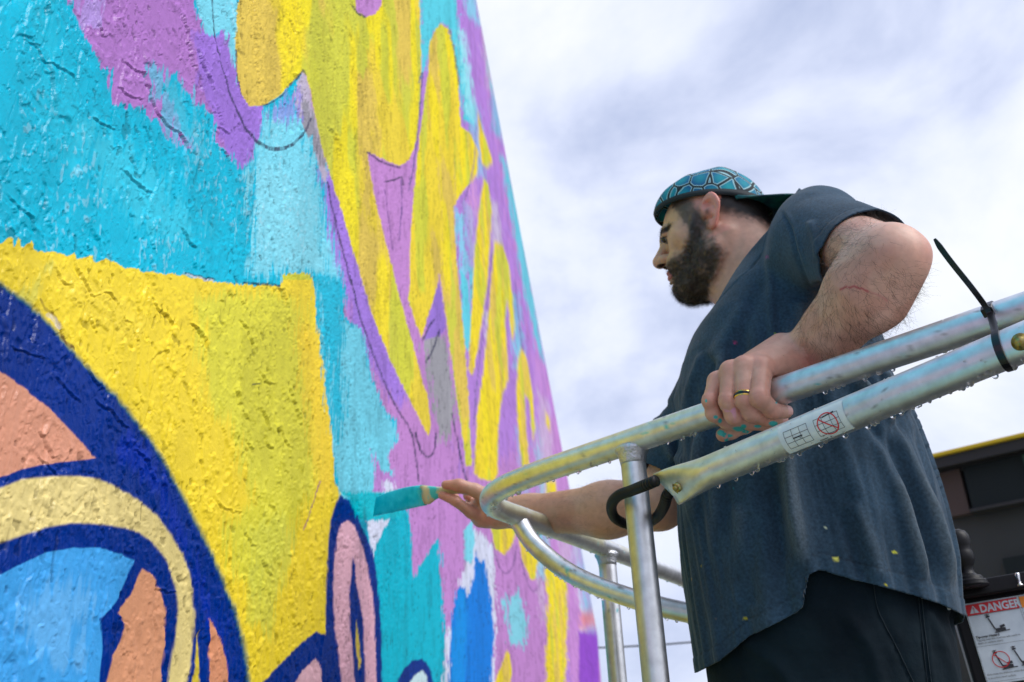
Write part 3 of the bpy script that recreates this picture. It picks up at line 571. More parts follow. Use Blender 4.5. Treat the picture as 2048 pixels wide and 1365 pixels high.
# ------------------------------------------------------------------ lift platform (welded aluminium rails)
plat = empty('lift_platform', P(1300, 1365, 1.5)*[1, 1, 0]+[0, 0, CAM[2]-.75], 'wet aluminium guardrail of the lift platform, with yellow and cyan paint smears and a painted-on mural sheen', 'lift platform')
RAILZ = P(1500, 804, 1.36)[2]; TR = .019
YOL = lin(176, 166, 44); CYP = lin(128, 186, 190); PNK_SHEEN = lin(178, 160, 172)  # yellow smears; cyan smears plus mural sheen; pink is painted mural reflection
def tube_paint(V, L, up, side, seed, yel=None, cyan=None, pink=None):
    """tint and bare-metal masks; L 0..1 along, up and side = surface direction against world up and camera right"""
    n = len(V); n1 = vn3(V*8+seed, 3); n2 = vn3(V*30+seed, 5); n3_ = vn3(V*150+seed, 7); nl_ = fbm2(L*14+seed, np.arctan2(up, side)*1.2, 3, 5)
    t = np.tile(np.array([.74, .75, .77]), (n, 1)); bare = np.full(n, .95); rough = .36+.14*n2
    def lay(c, w, cov, k=.6):
        nonlocal t, bare, rough
        w = np.clip(w, 0, 1)*cov; t = t+(np.asarray(c)-t)*w[:, None]; bare = bare-k*w; rough = rough+.12*w
    if pink: lay(PNK_SHEEN, pink(L, up, side)*sst(.35, .65, nl_*.6+n1*.4), .28, .25)  # pinkish reflection of the mural put into the tint
    if cyan: lay(CYP, cyan(L, up, side)*sst(.38, .70, nl_*.6+n1*.4), .25, .2)
    if yel: lay(YOL, yel(L, up, side)*sst(.28, .55, nl_*.5+n2*.5), .50, .4)
    lay((.10, .10, .11), sst(.84, .90, n3_)*sst(.4, .6, n1), .6); lay(lin(50, 190, 200), sst(.86, .90, vn3(V*100+seed+30, 17))*sst(.5, .7, n1), .8)
    return {'tint': np.clip(t, 0, 1), 'bare': np.stack([np.clip(bare, .15, 1), np.clip(rough, .2, .65), np.zeros(n)], 1)}
CRIGHT = RW @ np.array([1., 0, 0])
def metal_tube(name, pts, r, seed, parent=plat, yel=None, cyan=None, pink=None, seg=40, step=.006):
    p = resample(pts, step); V, F = tube_arrays(p, r, seg, True)
    n = len(p); ring = np.repeat(p, seg, 0); o_ = V[:n*seg]-ring; o_ /= np.linalg.norm(o_, axis=1)[:, None]+1e-9; o_ = np.vstack([o_, [[0, 0, 1], [0, 0, 1]]])
    L = np.r_[np.repeat(np.linspace(0, 1, n), seg), 0, 1]; me = py_mesh(name, V, clean_quads(F))
    c = tube_paint(V, L, o_[:, 2], o_ @ CRIGHT, seed, yel, cyan, pink)
    for k, q in c.items():
        at = me.color_attributes.new(k, 'FLOAT_COLOR', 'POINT'); at.data.foreach_set('color', np.c_[q, np.ones(len(q))].astype(np.float32).ravel())
    return link(name, me, M_metal, parent), p
gs = lambda x, c, w: np.exp(-((x-c)/w)**2)
hp = lambda x, y: at_height(x, y, RAILZ)
near = [hp(x, y) for x, y in ((2500, 466), (2048, 618), (1850, 686), (1740, 725), (1500, 804), (1350, 853), (1200, 903), (1090, 941))]
bend = [hp(1035, 962), hp(1003, 977), hp(982, 994), hp(985, 1012), hp(1012, 1024), hp(1050, 1037)]
farr = [hp(1143, 1070), hp(1223, 1101), hp(1352, 1152), hp(1600, 1250)]
# straight runs with a smooth corner between them
path = np.vstack([resample([near[0], near[-1]], .02), spline([near[-2], near[-1]]+bend+[farr[0], farr[1]], 8)[8:-8], resample([farr[0], farr[-1]], .02)[1:]])
k_ = np.ones(5)/5; pp = path.copy()
for c in range(3): pp[2:-2, c] = np.convolve(path[:, c], k_, 'valid')
top_rail, rail_pts = metal_tube('top_rail', pp, TR, 1.3, yel=lambda L, u, s_: 1.5*sst(.36, .42, L)*sst(.60, .545, L)*gs(u, .15, .55), cyan=lambda L, u, s_: sst(.40, .30, L)*gs(u, .35, .35)*1.2, pink=lambda L, u, s_: sst(.5, .4, L)*gs(u, -.4, .4))
RAILDIR = nrm(near[1]-near[5])
RD_ = nrm(near[0]-near[1]); e0 = near[0]-RD_*.0; dnv = np.array([0, 0, -1.])
metal_tube('top_rail', np.vstack([[e0], spline([e0+RD_*.34, e0+RD_*.42+dnv*.008, e0+RD_*.455+dnv*.045, e0+RD_*.46+dnv*.10], 6), [e0+RD_*.46+dnv*(e0[2]-CAM[2]+.75)]]), TR, 31., cyan=lambda L, u, s_: .6+0*L)
pt = hp(1262, 884); base_ = pt.copy(); base_[2] = CAM[2]-.75
post, _ = metal_tube('post', [base_, pt-[0, 0, .004]], .0185, 4.1, yel=lambda L, u, s_: 1.6*sst(-.42, -.72, s_), cyan=lambda L, u, s_: 1.4*gs(s_, -.35, .22))
# yellow overspray sits on the wall side of the post
pf = hp(1212, 1098); b2 = pf.copy(); b2[2] = CAM[2]-.75
metal_tube('post', [b2, pf-[0, 0, .004]], .0185, 9.1, yel=lambda L, u, s_: 1.5*sst(-.1, -.4, s_))
cp = [(1036, 1040, 1.83), (1062, 1082, 1.80), (1101, 1119, 1.77), (1143, 1148, 1.74), (1191, 1171, 1.71), (1243, 1190, 1.68), (1304, 1209, 1.65), (1372, 1225, 1.63), (1460, 1240, 1.6)]
metal_tube('brace_tube', spline([P(*q) for q in cp], 8), .0165, 14.2, yel=lambda L, u, s_: 1.6*sst(.40, .22, L)*gs(u, -.25, .4))
box('toe_board', (near[0]+farr[-1])/2*[1, 1, 0]+[0, 0, CAM[2]-.80], (.9, .5, .03), (nrm((near[0]-near[5])*[1, 1, 0]), nrm(np.cross([0, 0, 1], near[0]-near[5])), ez), M_metal, plat, .004)
# weld collars where the posts meet the rail
def weld(c, ax, r, r2, name='weld'):
    th = np.linspace(0, 2*np.pi, 41); a = nrm(np.cross(ax, ray(1200, 900))); b = np.cross(ax, a)
    pts = [c+r*(math.cos(t)*a+math.sin(t)*b)-ax*(.004+.006*abs(math.cos(t*1.0))*0) for t in th]
    o = tube(name, pts, [r2*(1+.18*math.sin(i*2.6)) for i in range(41)], M_weld, plat, seg=10, cap=False); return o
for c_ in (pt, pf): lathe('weld', c_, np.array([0, 0, -1.]), [(.0225, .008), (.0255, .0125), (.0248, .016), (.0222, .020), (.0208, .0245), (.0196, .030), (.0188, .036)], M_weld, plat, 40)
# gusset plate hugging the joint of near post and rail
# gate bar: lower bolted tube with flattened end, sticker, bolt
G0 = P(1345, 972, 1.315); G1 = P(1400, 951, 1.30); G2 = P(1637, 851, 1.18); G3 = P(1950, 725, 1.055); G4 = P(2300, 580, .95)
gd = nrm(G3-G1); gl = resample([G1-gd*.055, G3+gd*.25], .006); n = len(gl)
ss = np.arange(n)*.006; taper = sst(.0, .075, ss)
gv = nrm(ray(1500, 850)); gup = nrm(np.cross(gd, gv)); gup = gup if gup[2] > 0 else -gup; gout = np.cross(gup, gd); gout = gout if gout.dot(gv) < 0 else -gout
seg = 48; th = np.arange(seg)*2*np.pi/seg; V = []
for k in range(n):
    hy = .0205+(.0255-.0205)*(1-taper[k]); hx = .0055+(.0205-.0055)*taper[k]
    V.append(gl[k]+np.outer(np.sign(np.sin(th))*np.abs(np.sin(th))**(1-.25*(1-taper[k]))*hy, gup)+np.outer(np.sign(np.cos(th))*np.abs(np.cos(th))**(1-.45*(1-taper[k]))*hx, gout)-gd*0)
V = np.concatenate(V); i, j = np.meshgrid(np.arange(n-1), np.arange(seg), indexing='ij'); j2 = (j+1) % seg
F = np.stack([i*seg+j, (i+1)*seg+j, (i+1)*seg+j2, i*seg+j2], -1).reshape(-1, 4).tolist(); F.append(list(range(seg))); F.append(list(range((n-1)*seg, n*seg))[::-1])
# cut the flat end at a slant
sl0 = V[:seg]; V[:seg] = sl0-gd*(.010*(((sl0-gl[0])@gup)/.0255))[:, None]*1.2
gm = py_mesh('gate_bar', V, F); og = V-np.repeat(gl, seg, 0); og /= np.linalg.norm(og, axis=1)[:, None]+1e-9
c = tube_paint(V, np.repeat(np.linspace(0, 1, n), seg), og @ gup, og @ CRIGHT, 22.7, yel=lambda L, u, s_: .8*sst(.25, .08, L)*gs(u, .8, .25), cyan=lambda L, u, s_: 1.3*gs(u, .5, .33), pink=lambda L, u, s_: 1.3*gs(u, -.25, .45))
for k, q in c.items():
    at = gm.color_attributes.new(k, 'FLOAT_COLOR', 'POINT'); at.data.foreach_set('color', np.c_[q, np.ones(len(q))].astype(np.float32).ravel())
gate = link('gate_bar', gm, M_metal, plat)
def gpt(s, a, off=0.):                                   # point on the bar's skin: s metres along, a angle from the side facing out towards up
    c = gl[0]+gd*s; r = .0205+off; return c+r*(math.cos(a)*gout+math.sin(a)*gup)
def bar_patch(name, s0, s1, a0, a1, off, m_, parent, ns=24, na=16, th_=0):
    V = [gpt(s0+(s1-s0)*i/ns, a0+(a1-a0)*j/na, off) for i in range(ns+1) for j in range(na+1)]
    F = [(i*(na+1)+j, (i+1)*(na+1)+j, (i+1)*(na+1)+j+1, i*(na+1)+j+1) for i in range(ns) for j in range(na)]
    return link(name, py_mesh(name, V, F), m_, parent)
def s_of(px, py):                                        # distance along the bar of the point seen at px
    best = min(range(400), key=lambda k: abs(to_px(gl[0]+gd*k*.0025)[0]-px)); return best*.0025
s_a, s_b = s_of(1578, 0), s_of(1705, 0)
stk = bar_patch('safety_sticker', s_a, s_b, -.92, 1.02, .0006, M_sticker, gate, 30, 24)
AR = .0205
def bline(pts, w=.0009, m_=M_inkgrey, off=.0010, name='printed_line'):
    V = []; F = []
    P_ = [np.array(q, float) for q in pts]; Q = []
    for a, b in zip(P_[:-1], P_[1:]):
        n_ = max(1, int(np.linalg.norm((b-a)*[1, AR])/.002)); Q += [a+(b-a)*k/n_ for k in range(n_)]
    Q.append(P_[-1])
    for k, q in enumerate(Q):
        d = (Q[min(k+1, len(Q)-1)]-Q[max(k-1, 0)])*[1, AR]; d /= np.linalg.norm(d)+1e-12; nn = np.array([-d[1], d[0]])*w/2
        for sg in (1, -1): V.append(gpt(q[0]+sg*nn[0], q[1]+sg*nn[1]/AR, off))
    return V, [(2*k, 2*k+2, 2*k+3, 2*k+1) for k in range(len(Q)-1)]
def blines(name, lst, m_, w=.0009, off=.0010):
    V = []; F = []
    for pts in lst:
        v, f_ = bline(pts, w, off=off); F += [tuple(i+len(V) for i in q) for q in f_]; V += v
    return link(name, py_mesh(name, V, F), m_, gate, smooth=False)
def gridlines(sc_, w, h, rows, cols):
    L_ = []
    for r in range(rows+1): L_.append([(sc_-w/2, -.05-h/2+h*r/rows), (sc_+w/2, -.05-h/2+h*r/rows)])
    for c in range(cols+1): L_.append([(sc_-w/2+w*c/cols, -.05-h/2), (sc_-w/2+w*c/cols, -.05+h/2)])
    return L_
sl_ = s_b-s_a; c1 = s_a+sl_*.26; c2 = s_a+sl_*.73
blines('printed_guardrail_open', gridlines(c1, sl_*.36, 1.05, 3, 3), M_inkgrey, .0006); blines('printed_guardrail_shut', gridlines(c2, sl_*.36, 1.0, 3, 3), M_inkgrey, .0006)
blines('printed_bar', [[(c1-.006, -.05), (c1+.007, -.05)]], M_ink, .0014, .0012); blines('printed_bar', [[(c2-.004, .42), (c2+.012, .50)]], M_ink, .0014, .0012)
ring_ = [(c2+.0125*math.cos(t), -.02+.0125/AR*math.sin(t)) for t in np.linspace(0, 2*math.pi, 40)]
blines('prohibition_mark', [ring_, [(c2-.0095, .40), (c2+.0095, -.44)]], M_red, .0013, .0014)
blines('printed_code', [[(s_a+sl_*.50+k*.0016, -.80), (s_a+sl_*.50+k*.0016+.0009, -.80)] for k in range(7)]+[[(s_a+sl_*.50+.014, -.80), (s_a+sl_*.50+.0152, -.80)]], M_ink, .0018, .0012)
# bolt on the flattened end
bc = gl[0]+gd*.022-gup*.003+gout*.0056
lathe('washer', bc, gout, [(.0001, 0), (.0105, 0), (.0108, .0006), (.0105, .0013), (.0060, .0020), (.0001, .0020)], M_bolt, gate, 32)
hexn = lathe('bolt_head', bc+gout*.0019, gout, [(.0001, 0), (.0066, 0), (.0066, .0048), (.0056, .0058), (.0001, .0058)], M_bolt, gate, 6)
lathe('bolt_tip', bc+gout*.0075, gout, [(.0001, 0), (.0034, 0), (.0034, .0045), (.0026, .0055), (.0001, .0055)], M_bolt, gate, 20)
# second bolt at the picture's edge
lathe('bolt_head', gpt(s_of(2054, 0), .10), nrm(gpt(0, .25, .1)-gpt(0, .25)), [(.0001, 0), (.009, 0), (.009, .0015), (.0055, .002), (.0055, .005), (.0001, .006)], M_bolt, gate, 24)

# water drops clinging under the tubes
def drops(centres, name, parent):
    U8, V5 = 8, 5; V = []; F = []; 
    for c, nn_, r, sag in centres:
        nn_ = nrm(nn_); a = nrm(np.cross(nn_, [.2, .5, .8])); b = np.cross(nn_, a); o = len(V)
        for v in range(V5):
            ph = math.pi*.5*v/(V5-1)*1.25-.25
            for u in range(U8): t = 2*math.pi*u/U8; V.append(c+r*(math.cos(ph)*(math.cos(t)*a+math.sin(t)*b))+nn_*r*.75*math.sin(ph)+np.array([0, 0, -sag*max(0, math.sin(ph))]))
        for v in range(V5-1):
            for u in range(U8): F.append((o+v*U8+u, o+v*U8+(u+1) % U8, o+(v+1)*U8+(u+1) % U8, o+(v+1)*U8+u))
        F.append(tuple(o+(V5-1)*U8+u for u in range(U8))); F.append(tuple(o+u for u in range(U8))[::-1])
    o = link(name, py_mesh(name, V, F), M_water, parent); o['kind'] = 'stuff'; return o
def along(p, r, n, rs, under=.65, s0=0., s1=1.):
    L_ = []; p = np.asarray(p)
    for k in range(n):
        t = RNG.uniform(s0, s1)*(len(p)-2); i = int(t); q = p[i]+(p[i+1]-p[i])*(t-i); d = nrm(p[i+1]-p[i])
        upv = nrm(np.array([0, 0, 1.])-d*d[2]); sd_ = np.cross(d, upv); sd_ = -sd_ if sd_.dot(nrm(ray(1300, 800))) > 0 else sd_
        th_ = -math.pi/2+RNG.normal()*.28 if RNG.random() < under else RNG.uniform(-1.4, 1.3)
        nn_ = math.cos(th_)*sd_+math.sin(th_)*upv; rr = RNG.uniform(*rs)*(1.5 if th_ < -1.2 else .8); L_.append((q+nn_*(r-.0001), nn_, rr, rr*.5 if th_ < -1.2 else 0))
    return L_
dl = along(rail_pts, TR, 110, (.0012, .0026), .72, 0.08, .48)+along(rail_pts, TR, 60, (.0011, .002), .6, .5, .8)+along(gl[12:], .0205, 120, (.0012, .0027), .6)
dl += along(resample([base_+[0, 0, .3], pt], .01), .0185, 110, (.0009, .0022), .0)+along(resample(spline([P(*q) for q in cp], 8), .01), .0165, 60, (.0010, .002), .75)
drops(dl, 'water_drops', plat)
def catenary_drops():
    pass
# ------------------------------------------------------------------ corrugated cable loop round the post
cl = [(1312, 962, 1.318), (1290, 971, 1.335), (1262, 982, 1.385), (1240, 990, 1.415), (1226, 1003, 1.45), (1223, 1020, 1.50), (1232, 1038, 1.54), (1258, 1050, 1.56), (1290, 1048, 1.53), (1314, 1034, 1.46), (1328, 1012, 1.39), (1334, 992, 1.345), (1345, 975, 1.335)]
cpts = resample(spline([P(*q) for q in cl], 10), .0009); kk = np.arange(len(cpts)); rr = .0066+.0014*(np.cos(kk*2*np.pi/6.0) > -.2)
lp = tube('cable_loop', cpts, rr, M_rubber, None, 18); tag(lp, 'black corrugated cable looped round the near aluminium post', 'cable')
# ------------------------------------------------------------------ zip tie
zc = [P(1976, 622, 1.10), P(1990, 650, 1.09), P(2004, 690, 1.03), P(2022, 724, 1.005), P(2033, 733, 1.02)]
gz = s_of(2010, 0); gc = gl[0]+gd*gz; rc = P(1990, 638, 1.16)
tie = empty('zip_tie', P(1978, 626, 1.10), 'black zip tie strapped round two aluminium tubes, its long tail pointing up', 'zip tie')
# closed band hugging both tubes (convex loop round two circles)
axis = RAILDIR; c_a = min((p for p in rail_pts), key=lambda p: abs(to_px(p)[0]-1992)); c_b = min((p for p in gl), key=lambda p: abs(to_px(p)[0]-2014))
e1 = nrm((c_b-c_a)-axis*(c_b-c_a).dot(axis)); e2 = np.cross(axis, e1); D_ = c_b-c_a; loop = []
for t in np.linspace(math.pi/2, 3*math.pi/2, 14): loop.append(c_a+(TR+.0012)*(math.cos(t)*e1+math.sin(t)*e2))
for t in np.linspace(-math.pi/2, math.pi/2, 14): loop.append(c_b+.0222*(math.cos(t)*e1+math.sin(t)*e2))
loop.append(loop[0])
def strap(name, pts, w, t_, parent, m_=M_tie, wdir=None, closed=False):
    p = np.asarray(pts, float); V = []; n = len(p); T = np.gradient(p, axis=0)
    if closed: T[0] = T[-1] = p[1]-p[-2]
    for k in range(n):
        T_ = nrm(T[k]); wv = wdir-T_*wdir.dot(T_); wv = nrm(wv); nv = np.cross(T_, wv); ww = w[k] if hasattr(w, '__len__') else w
        for a, b in ((-1, -1), (1, -1), (1, 1), (-1, 1)): V.append(p[k]+wv*a*ww/2+nv*b*t_/2)
    F = [(4*k+j, 4*k+(j+1) % 4, 4*k+4+(j+1) % 4, 4*k+4+j) for k in range(n-1) for j in range(4)]+[(3, 2, 1, 0), (4*n-4, 4*n-3, 4*n-2, 4*n-1)]
    return link(name, py_mesh(name, V, F), m_, parent, smooth=False)
strap('band', resample(loop, .003), .0075, .0016, tie, wdir=axis, closed=True)
hd = P(1976, 622, 1.115)
box('head', hd, (.0062, .0045, .0055), (axis, nrm(np.cross(axis, nrm(P(1870, 480, 1.1)-hd))), nrm(np.cross(axis, np.cross(axis, nrm(P(1870, 480, 1.1)-hd))))), M_tie, tie, .001)
tl = spline([P(1990, 650, 1.105), P(1974, 618, 1.11), P(1945, 578, 1.105), P(1905, 528, 1.10), P(1884, 500, 1.098), P(1869, 478, 1.096)], 6); w_ = np.full(len(tl), .0062); w_[-5:] = [.0058, .0050, .0042, .0034, .0026]
strap('tail', tl, w_, .0015, tie, wdir=axis)

# ------------------------------------------------------------------ control box with joystick and warning sign
S0 = P(1926, 1209, 1.72); sx = nrm(P(2048, 1189, 1.69)-S0); dn = P(1962, 1358, 1.655)-S0; dn = nrm(dn-sx*dn.dot(sx)); sn = np.cross(sx, dn); sn = sn if sn.dot(S0-CAM) < 0 else -sn
cb = empty('control_box', S0+dn*.3+sx*.1-sn*.05, 'black platform control box with joystick and warning sign, behind the trousers', 'control box')
S = 1.70/FPX
box('casing', S0+sx*.155+dn*.18-sn*.062, (.175, .190, .058), (sx, dn, sn), M_black, cb, .006)
box('lid', S0+sx*.16-dn*.020-sn*.055, (.185, .014, .072), (sx, dn, sn), M_black, cb, .005)
sign = box('warning_sign', S0+sx*.115+dn*.068+sn*-.0015, (.115, .068, .0013), (sx, dn, sn), M_panel, cb, .001)
def sp_(a, b, c=0.): return S0+sx*a+dn*b+sn*(c+.0004)
def srect(name, a0, b0, a1, b1, m_, c=.0004): return link(name, py_mesh(name, [sp_(a0, b0, c), sp_(a1, b0, c), sp_(a1, b1, c), sp_(a0, b1, c)], [(0, 1, 2, 3)]), m_, sign, smooth=False)
px_ = 1/FPX*1.70
pw = .0855; hh = .0185
srect('red_header', .002, .003, pw-.001, .003+hh, M_red); srect('orange_header', pw+.003, .003, .226, .003+hh, M_orange)
lines_ = [(.0012, .0022, pw-.0002, .0026), (.0012, .1325, pw-.0002, .1329), (.0012, .0022, .0016, .1329), (pw-.0006, .0022, pw-.0002, .1329), (.0012, .074, pw-.0002, .0744), (pw+.0022, .0022, pw+.0026, .1329), (pw+.0022, .0022, .228, .0026), (pw+.0022, .1325, .228, .1329), (.0012, .0214, pw-.0002, .0218)]
for q in lines_: srect('printed_border', *q, M_ink, .0006)
def text(name, s, a, b, size, m_, squash=1., bold=0.):
    cu = bpy.data.curves.new(name, 'FONT'); cu.body = s; cu.size = size; cu.offset = bold; cu.resolution_u = 3
    to = bpy.data.objects.new('tmp', cu); COL.objects.link(to); dg = bpy.context.evaluated_depsgraph_get(); me = bpy.data.meshes.new_from_object(to.evaluated_get(dg)); bpy.data.objects.remove(to)
    n_ = len(me.vertices); co = np.empty(n_*3, np.float32); me.vertices.foreach_get('co', co); co = co.reshape(-1, 3)
    me.vertices.foreach_set('co', np.array([sp_(a+q[0]*squash, b-q[1], .0008) for q in co], np.float32).ravel()); me.update(); me.name = name
    return link(name, me, m_, sign, smooth=False)
text('danger_lettering', 'DANGER', .0235, .0188, .0185, M_panel, .86, .0006)
tri = link('alert_triangle', py_mesh('alert_triangle', [sp_(.0065, .0185, .0008), sp_(.0215, .0185, .0008), sp_(.014, .0055, .0008)], [(0, 1, 2)]), M_panel, sign, smooth=False)
text('exclamation_mark', '!', .0122, .0176, .0125, M_red, 1., .0005)
tri2 = link('alert_triangle', py_mesh('alert_triangle', [sp_(.1065, .0185, .0008), sp_(.1215, .0185, .0008), sp_(.114, .0055, .0008)], [(0, 1, 2)]), M_ink, sign, smooth=False)
text('warning_lettering', 'WARNING', .124, .0185, .0175, M_ink, .86, .0005)
text('fine_print', 'Tip-over Hazard', .004, .0605, .0056, M_ink, 1., .0002); text('fine_print', 'Tipping over this machine will result in', .004, .0655, .0046, M_ink, .95); text('fine_print', 'death or serious injury.', .004, .0705, .0046, M_ink, .95)
text('fine_print', 'Only raise the platform when the machine', .004, .122, .0046, M_ink, .92); text('fine_print', 'is on a firm, level surface.', .004, .128, .0046, M_ink, .92)
for k in range(6): text('fine_print', ['Safe use of this machine', 'Must be trained', 'Must be authorized', 'Read the manual', 'Never overload', 'Keep both feet down'][k], .092, .060+.009*k+(.006 if k else 0), .0050, M_ink, .95)
def sbar(a0, b0, a1, b1, w):
    d = nrm(np.array([a1-a0, b1-b0])); n_ = np.array([-d[1], d[0]])*w/2; return [sp_(a0+n_[0], b0+n_[1], .0008), sp_(a1+n_[0], b1+n_[1], .0008), sp_(a1-n_[0], b1-n_[1], .0008), sp_(a0-n_[0], b0-n_[1], .0008)]
def pict(a, b, name, flip=1):                             # boom lift pictogram
    V = []; 
    for q in ((a-.010*flip, b-.024, a-.004*flip, b-.004, .0022), (a-.004*flip, b-.003, a+.012*flip, b-.003, .0050), (a+.004*flip, b-.007, a+.012*flip, b-.009, .0040), (a-.013*flip, b-.026, a-.007*flip, b-.027, .0030), (a-.011*flip, b-.031, a-.010*flip, b-.027, .0020), (a-.014*flip, b-.0295, a-.007*flip, b-.0305, .0012), (a-.006*flip, b+.001, a+.018*flip, b-.0005, .0016)): V += sbar(*q)
    return link(name, py_mesh(name, V, [tuple(range(4*k, 4*k+4)) for k in range(len(V)//4)]), M_ink, sign, smooth=False)
pict(.042, .054, 'lift_pictogram'); pict(.036, .114, 'lift_pictogram'); pict(.066, .112, 'lift_pictogram')
th = np.linspace(0, 2*math.pi, 33); V = []
for t in th: V += [sp_(.032+.0135*math.cos(t), .099+.0135*math.sin(t), .001), sp_(.032+.0121*math.cos(t), .099+.0121*math.sin(t), .001)]
F = [(2*k, 2*k+2, 2*k+3, 2*k+1) for k in range(32)]; V += [q+sn*.0002 for q in sbar(.023, .090, .041, .108, .0014)]; F.append((66, 67, 68, 69))
link('prohibition_mark', py_mesh('prohibition_mark', V, F), M_red, sign, smooth=False)
jb = P(1940, 1176, 1.69); ju = nrm(np.array([-.02, 0, 1.]))
lathe('joystick', jb, ju, [(.001, 0), (.031, 0), (.032, .003), (.029, .006), (.030, .008), (.028, .011), (.024, .012), (.025, .015), (.022, .018), (.0165, .020), (.0135, .024), (.0125, .030), (.0145, .036), (.0185, .043), (.0200, .052), (.0185, .060), (.0172, .064), (.0190, .070), (.0205, .078), (.0195, .088), (.0150, .096), (.008, .0995), (.001, .100)], M_black, cb, 32)
lathe('toggle_switch', P(2041, 1172, 1.67), ju, [(.001, 0), (.005, 0), (.005, .002), (.0022, .003), (.0022, .008), (.0038, .018), (.003, .021), (.001, .022)], mat('chrome', (.7, .7, .72), .2, 1.), cb, 16)
# ------------------------------------------------------------------ paintbrush held at the wall
bt = P(762, 1012, 2.05); br = empty('paintbrush', P(935, 990, 1.985), 'flat paintbrush loaded with turquoise paint, pressed against the wall', 'paintbrush')
hb = P(846, 991, 2.01); bd = nrm(hb-P(790, 1006, 2.04)); bu = nrm(np.cross(bd, nrm(ray(800, 1000)))); bu = bu if bu[2] > 0 else -bu; bn = np.cross(bd, bu)
def loft(name, secs, m_, parent, seg=24, pw=.5):
    V = []; th = np.arange(seg)*2*np.pi/seg
    for c, u, v, a, b in secs: V += [c+u*a*np.sign(math.cos(t))*abs(math.cos(t))**pw+v*b*np.sign(math.sin(t))*abs(math.sin(t))**pw for t in th]
    n_ = len(secs); F = [(i*seg+k, i*seg+(k+1) % seg, (i+1)*seg+(k+1) % seg, (i+1)*seg+k) for i in range(n_-1) for k in range(seg)]
    F.append(tuple(range(seg))[::-1]); F.append(tuple((n_-1)*seg+k for k in range(seg))); return link(name, py_mesh(name, V, F), m_, parent)
# bristles bend where they press on the wall; tip line slanted as seen
b_secs = []
for t in np.linspace(0, 1, 12):
    c = P(847-97*t, 991+14*t+9*t*t, 2.01+.10*t); u = nrm(bu*(1-.0*t)+bd*(.50*t)); w_ = .0208+.0020*math.sin(t*3); th_ = .0078*(1-.72*t)
    b_secs.append((c, u, nrm(np.cross(u, bd)), w_, th_))
loft('bristles', b_secs, M_turq, br, 28, .45)
hs = [(847, 990, 2.008, .0205, .0080), (856, 990, 2.006, .0192, .0075), (866, 987, 2.004, .0145, .0068), (880, 984, 1.998, .0100, .0062), (895, 981, 1.990, .0078, .0058), (920, 981, 1.984, .0072, .0056), (950, 985, 1.984, .0085, .0060), (985, 990, 1.99, .0105, .0062), (1010, 994, 1.99, .008, .005)]
loft('handle', [(P(a, b, c), bu, bn, w_, t2) for a, b, c, w_, t2 in hs], M_wood, br, 24, .7)
# ------------------------------------------------------------------ person
HD = P(1436, 463, 1.80)
hF = nrm([-.939, .300, -.167]); hL = np.array([-.294, -.954, -.055]); hL = nrm(hL-hF*hL.dot(hF)); hU = np.cross(hF, hL)
HR = np.array([hF, hL, hU])                                    # rows: head axes
HZ = np.array([1., 1., .9])                                    # head a little shorter than the stock proportions
def hl(p): return ((p-HD) @ HR.T)/HZ                                # world -> head local (forward, left, up)
def hw(q): return (np.asarray(q)*HZ) @ HR+HD
person = empty('person', (HD[0]+.07, HD[1], CAM[2]-.75), 'bearded man in dark T-shirt and backwards teal cap, painting the wall', 'person')
bF = nrm([-.9526, .3043, 0]); bL = np.array([-bF[1], bF[0], 0])
def mirror(q): q = q.copy(); q[..., 1] = np.abs(q[..., 1]); return q
def beard_mask(q, soft=.008):
    x, y, z = q[..., 0], np.abs(q[..., 1]), q[..., 2]
    upper = np.interp(x, [.0, .02, .045, .065, .080, .092, .11], [.04, .03, -.016, -.036, -.040, -.038, -.036])   # cheek line
    a = sst(-soft, soft, upper-z)
    back = np.interp(z, [-.13, -.09, -.06, -.03, .0, .05], [.035, -.004, .000, .012, .016, .018])
    a = a*sst(-soft, soft, x-back)
    a = a*sst(-.150, -.128, z)*(1-sst(.017, .011, np.abs(z+.0535))*sst(.030, .022, y)*sst(.080, .090, x))
    return a
